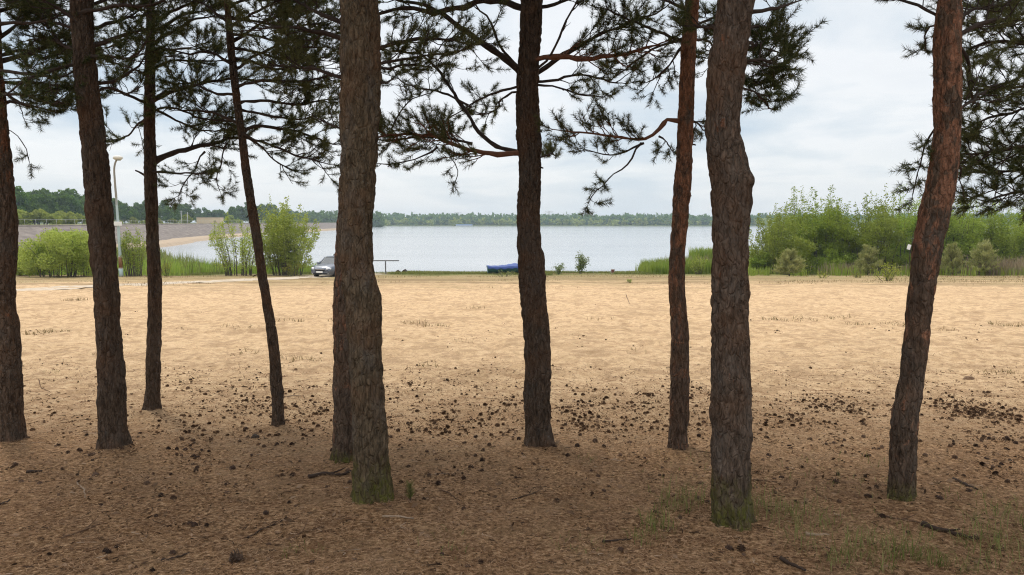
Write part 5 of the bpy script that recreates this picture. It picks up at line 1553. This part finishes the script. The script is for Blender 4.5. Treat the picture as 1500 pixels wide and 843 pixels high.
def car(name, cat, label, x, y, rz, body_c, L=4.3, W=1.76, Ht=1.48, van=False):
    """front looks along -Y of the car's own axes"""
    z = Hs(x, y); r = empty(name, (x, y, z), label, cat, None, rz)
    pt = paint(name + '_paint', body_c)
    # lower body: stations from nose (v=-L/2) to tail
    if van:
        st = [(-.5, .80, .34, .70), (-.485, .92, .27, .86), (-.44, .97, .24, 1.0), (-.33, 1, .22, 1.1), (0, 1, .22, 1.15), (.42, 1, .24, 1.15), (.49, .97, .28, 1.12), (.5, .93, .34, 1.08)]
        cab = [(-.40, .95, 1.03), (-.22, .86, Ht - .07), (-.15, .84, Ht), (.40, .84, Ht), (.465, .83, Ht - .06), (.495, .94, 1.1)]
    else:
        st = [(-.5, .74, .36, .60), (-.488, .86, .27, .70), (-.45, .94, .22, .80), (-.38, .985, .2, .87), (-.24, 1, .19, .95), (0, 1, .18, .97), (.3, 1, .19, .98), (.43, .98, .22, .98), (.485, .93, .28, .95), (.5, .86, .36, .88)]
        cab = [(-.245, .90, .93), (-.06, .76, Ht - .05), (.0, .74, Ht), (.24, .73, Ht - .01), (.36, .72, Ht - .1), (.47, .86, .95)]
    mb = MB(); V = []; K = 14
    for (u, w, z0, z1) in st:
        hw = W / 2 * w; yv = u * L; zm = z0 + (z1 - z0) * .55
        V += [(-hw * .86, yv, z0), (-hw * .97, yv, z0 + .07), (-hw, yv, z0 + .2), (-hw * 1.0, yv, zm), (-hw * .985, yv, z1 - .08), (-hw * .9, yv, z1 - .015), (-hw * .5, yv, z1 + .02),
              (hw * .5, yv, z1 + .02), (hw * .9, yv, z1 - .015), (hw * .985, yv, z1 - .08), (hw * 1.0, yv, zm), (hw, yv, z0 + .2), (hw * .97, yv, z0 + .07), (hw * .86, yv, z0)]
    n = len(st)
    q = [(i * K + (k + 1) % K, i * K + k, (i + 1) * K + k, (i + 1) * K + (k + 1) % K) for i in range(n - 1) for k in range(K)]
    mb.add(V, quads=q)
    for e, fl in ((0, 0), ((n - 1) * K, 1)):
        mb.add(V, tris=[(e, e + k + 1, e + k) if not fl else (e, e + k, e + k + 1) for k in range(1, K - 1)])
    # roof and pillars (body colour) over a glass house
    def ring(u, w, zz, ins): return [(-W / 2 * w + ins, u * L, zz), (W / 2 * w - ins, u * L, zz)]
    roof = cab[1:5]
    Vr = []
    for (u, w, zz) in roof: Vr += [(-W / 2 * w - .01, u * L, zz - .05), (-W / 2 * w * .9, u * L, zz + .012), (0, u * L, zz + .03), (W / 2 * w * .9, u * L, zz + .012), (W / 2 * w + .01, u * L, zz - .05)]
    mb.add(Vr, quads=[(i * 5 + k, i * 5 + k + 1, i * 5 + 6 + k, i * 5 + 5 + k) for i in range(len(roof) - 1) for k in range(4)])
    for s in (-1, 1):
        for a, b, rr in ((0, 1, .045), (5, 4, .06)):
            A = cab[a]; B = cab[b]; mb.tube([(s * W / 2 * A[1] * .985, A[0] * L, A[2]), (s * W / 2 * B[1] * 1.0, B[0] * L, B[2] - .02)], rr, 6)
        mb.tube([(s * W / 2 * .965, .02 * L, .96 if not van else 1.12), (s * W / 2 * .77 if not van else s * W / 2 * .86, .06 * L, Ht - .06)], .05, 6)
    mb.obj('body', pt, r)
    gm = MB(); Vg = []
    for (u, w, zz) in cab: Vg += [(-W / 2 * w * .97, u * L, zz - .02), (W / 2 * w * .97, u * L, zz - .02), (-W / 2 * .95, u * L, min(zz, .94 if not van else 1.08) - .05), (W / 2 * .95, u * L, min(zz, .94 if not van else 1.08) - .05)]
    qq = []
    for i in range(len(cab) - 1):
        a, b = i * 4, i * 4 + 4; qq += [(a, a + 1, b + 1, b), (a, b, b + 2, a + 2), (a + 1, a + 3, b + 3, b + 1)]
    gm.add(Vg, quads=qq); gm.obj('windows', M['glass'], r, smooth=False)
    # front details
    yf = -L / 2
    g_ = MB(); g_.box((0, yf + .015, .56 if not van else .62), (.8, .08, .12), bev=.02); g_.box((0, yf + .02, .31), (1.1, .09, .12), bev=.02); g_.obj('grille', M['blacktrim'], r, smooth=False)
    g_ = MB(); g_.box((0, yf - .035, .635 if not van else .72), (.72, .03, .035), bev=.008); g_.obj('grille_bar', M['chrome'], r, smooth=False)
    g_ = MB(); g_.box((0, yf - .05, .43), (.52, .02, .115), bev=.004); g_.obj('number_plate', M['plate'], r, smooth=False)
    for s in (-1, 1):
        h = MB(); h.lathe([(.001, -.06), (.11, -.045), (.15, 0), (.13, .05), (.001, .07)], sides=12, axis='y')
        Vh = h.v[0]; Vh[:, 0] *= 1.35; Vh[:, 2] *= .72; c_, s_ = math.cos(s * .5), math.sin(s * .5)
        h.v[0] = np.c_[Vh[:, 0] * c_ - Vh[:, 1] * s_, Vh[:, 0] * s_ + Vh[:, 1] * c_, Vh[:, 2] + s * 0]
        o = h.obj('headlight', M['lens'], r); o.location = (s * W * .375, yf + .10, .66 if not van else .76)
        f_ = MB(); f_.lathe([(.001, -.03), (.055, -.02), (.055, .03)], sides=10, axis='y'); o = f_.obj('fog_light', M['lens'], r); o.location = (s * W * .36, yf + .06, .33)
        mr = MB(); mr.box((0, 0, 0), (.2, .1, .13), bev=.03); o = mr.obj('mirror', pt, r); o.location = (s * (W / 2 + .08), -.19 * L if not van else -.3 * L, 1.0 if not van else 1.2)
        for yy_ in (-.31 * L, .29 * L):
            wh = empty('wheel', (s * (W / 2 - .1), yy_, .31), None, None); wh.parent = r
            ty = MB(); ty.lathe([(.19, -.1), (.29, -.105), (.315, -.07), (.315, .07), (.29, .105), (.19, .1)], sides=22, axis='x'); ty.obj('tyre', M['tyre'], wh)
            rm = MB(); rm.lathe([(.001, .06 * s), (.06, .07 * s), (.17, .05 * s), (.2, .09 * s)], sides=15, axis='x'); rm.obj('rim', M['rim'], wh)
    return r


pcar = G(478, 404)
car('parked_car', 'car', 'dark blue grey car parked on the track with its lights facing the beach', -13.25, 56.2, -.3, (.11, .125, .16))
car('parked_van', 'van', 'higher pale vehicle parked behind the dark car, mostly hidden by the biggest trunk', -13.7, 62.4, -.25, (.55, .6, .64), L=4.4, W=1.8, Ht=float(P(489, 370.5, 61)[2] - Hs(-13.9, 61)), van=True)

# ================================================================== air, sky, sun, camera
HAZE = 0.0003
mb = MB(); mb.box((0, 700, 5.05), (2990, 1580, 25.9)); m, nt, out = new_mat('haze')
t = NT(nt); pv = t.node('ShaderNodeVolumePrincipled'); pv.inputs['Color'].default_value = (.7, .85, 1.0, 1); pv.inputs['Density'].default_value = HAZE; pv.inputs['Anisotropy'].default_value = .2
nt.links.new(pv.outputs[0], out.inputs['Volume'])
tag(mb.obj('haze', m, smooth=False), 'pale bluish air over the lake', 'haze', kind='stuff')

SUN_EL, SUN_AZ = R(60), R(-40)     # azimuth from +Y towards +X
w = bpy.data.worlds.new('World'); scene.world = w; w.use_nodes = True
nt = w.node_tree
for n_ in list(nt.nodes): nt.nodes.remove(n_)
t = NT(nt)
out = t.node('ShaderNodeOutputWorld'); bg = t.node('ShaderNodeBackground'); bg.inputs['Strength'].default_value = .1
sky = t.node('ShaderNodeTexSky'); sky.sky_type = 'NISHITA'; sky.sun_disc = False; sky.sun_elevation = SUN_EL; sky.sun_rotation = SUN_AZ
sky.air_density = 1.0; sky.dust_density = 2.0
dirv = t.node('ShaderNodeTexCoord').outputs['Generated']
sep = t.node('ShaderNodeSeparateXYZ'); t.link(dirv, sep.inputs[0])
zc = t.math('ADD', t.math('MAXIMUM', sep.outputs[2], 0.0), .16)
cmb = t.node('ShaderNodeCombineXYZ')
t.link(t.math('DIVIDE', sep.outputs[0], zc), cmb.inputs[0]); t.link(t.math('DIVIDE', sep.outputs[1], zc), cmb.inputs[1])
cv = cmb.outputs[0]
mp = t.node('ShaderNodeMapping'); t.link(cv, mp.inputs[0]); mp.inputs['Location'].default_value = (1.3, 4.2, 0)
cv = mp.outputs[0]
c1 = t.noise(cv, .8, 7, .55, .3); c2 = t.noise(cv, 1.5, 6, .55)
thick = t.ramp(c1, [(.36, (4.1, 4.85, 5.6)), (.46, (5.3, 5.75, 6.15)), (.54, (6.5, 6.65, 6.8)), (.7, (5.75, 6.0, 6.3))])
thick = t.mix(t.maprange(c2, .4, .7, 0.0, .4), thick, (6.81, 6.88, 6.90))
hz = t.maprange(sep.outputs[2], .12, -.02)
thick = t.mix(t.math('MULTIPLY', hz, .75), thick, (5.80, 6.11, 6.31))
zen = t.maprange(sep.outputs[2], .35, .95)
thick = t.mix(zen, thick, (14.51, 14.51, 14.58))
colr = t.mix(.9, sky.outputs[0], thick)
t.link(colr, bg.inputs[0]); t.link(bg.outputs[0], out.inputs[0])

sd = bpy.data.lights.new('sun', 'SUN'); sd.energy = 1.5; sd.angle = R(12); sd.color = (1.0, .95, .86)
so = bpy.data.objects.new('sun', sd); COL.objects.link(so)
dv = Vector((math.sin(SUN_AZ) * math.cos(SUN_EL), math.cos(SUN_AZ) * math.cos(SUN_EL), math.sin(SUN_EL)))
so.rotation_euler = dv.to_track_quat('Z', 'Y').to_euler(); so.location = dv * 30

cd = bpy.data.cameras.new('camera'); cam = bpy.data.objects.new('camera', cd); COL.objects.link(cam)
cd.sensor_width = 36; cd.lens = 36 * F_PX / 1500; cd.clip_start = .05; cd.clip_end = 4000
cam.location = (0, 0, CZ); cam.rotation_euler = (math.pi / 2 - PITCH, 0, 0)
scene.camera = cam

vs = scene.view_settings; vs.view_transform = 'Standard'; vs.look = 'None'; vs.gamma = 1; vs.exposure = 0.55; vs.use_curve_mapping = False
scene.render.engine = 'CYCLES'
cy = scene.cycles; cy.use_denoising = True; cy.denoising_prefilter = 'NONE'; cy.max_bounces = 8; cy.transparent_max_bounces = 8; cy.volume_bounces = 0; cy.sample_clamp_indirect = 4
cy.filter_width = 1.15; cy.use_adaptive_sampling = True; cy.adaptive_threshold = .02
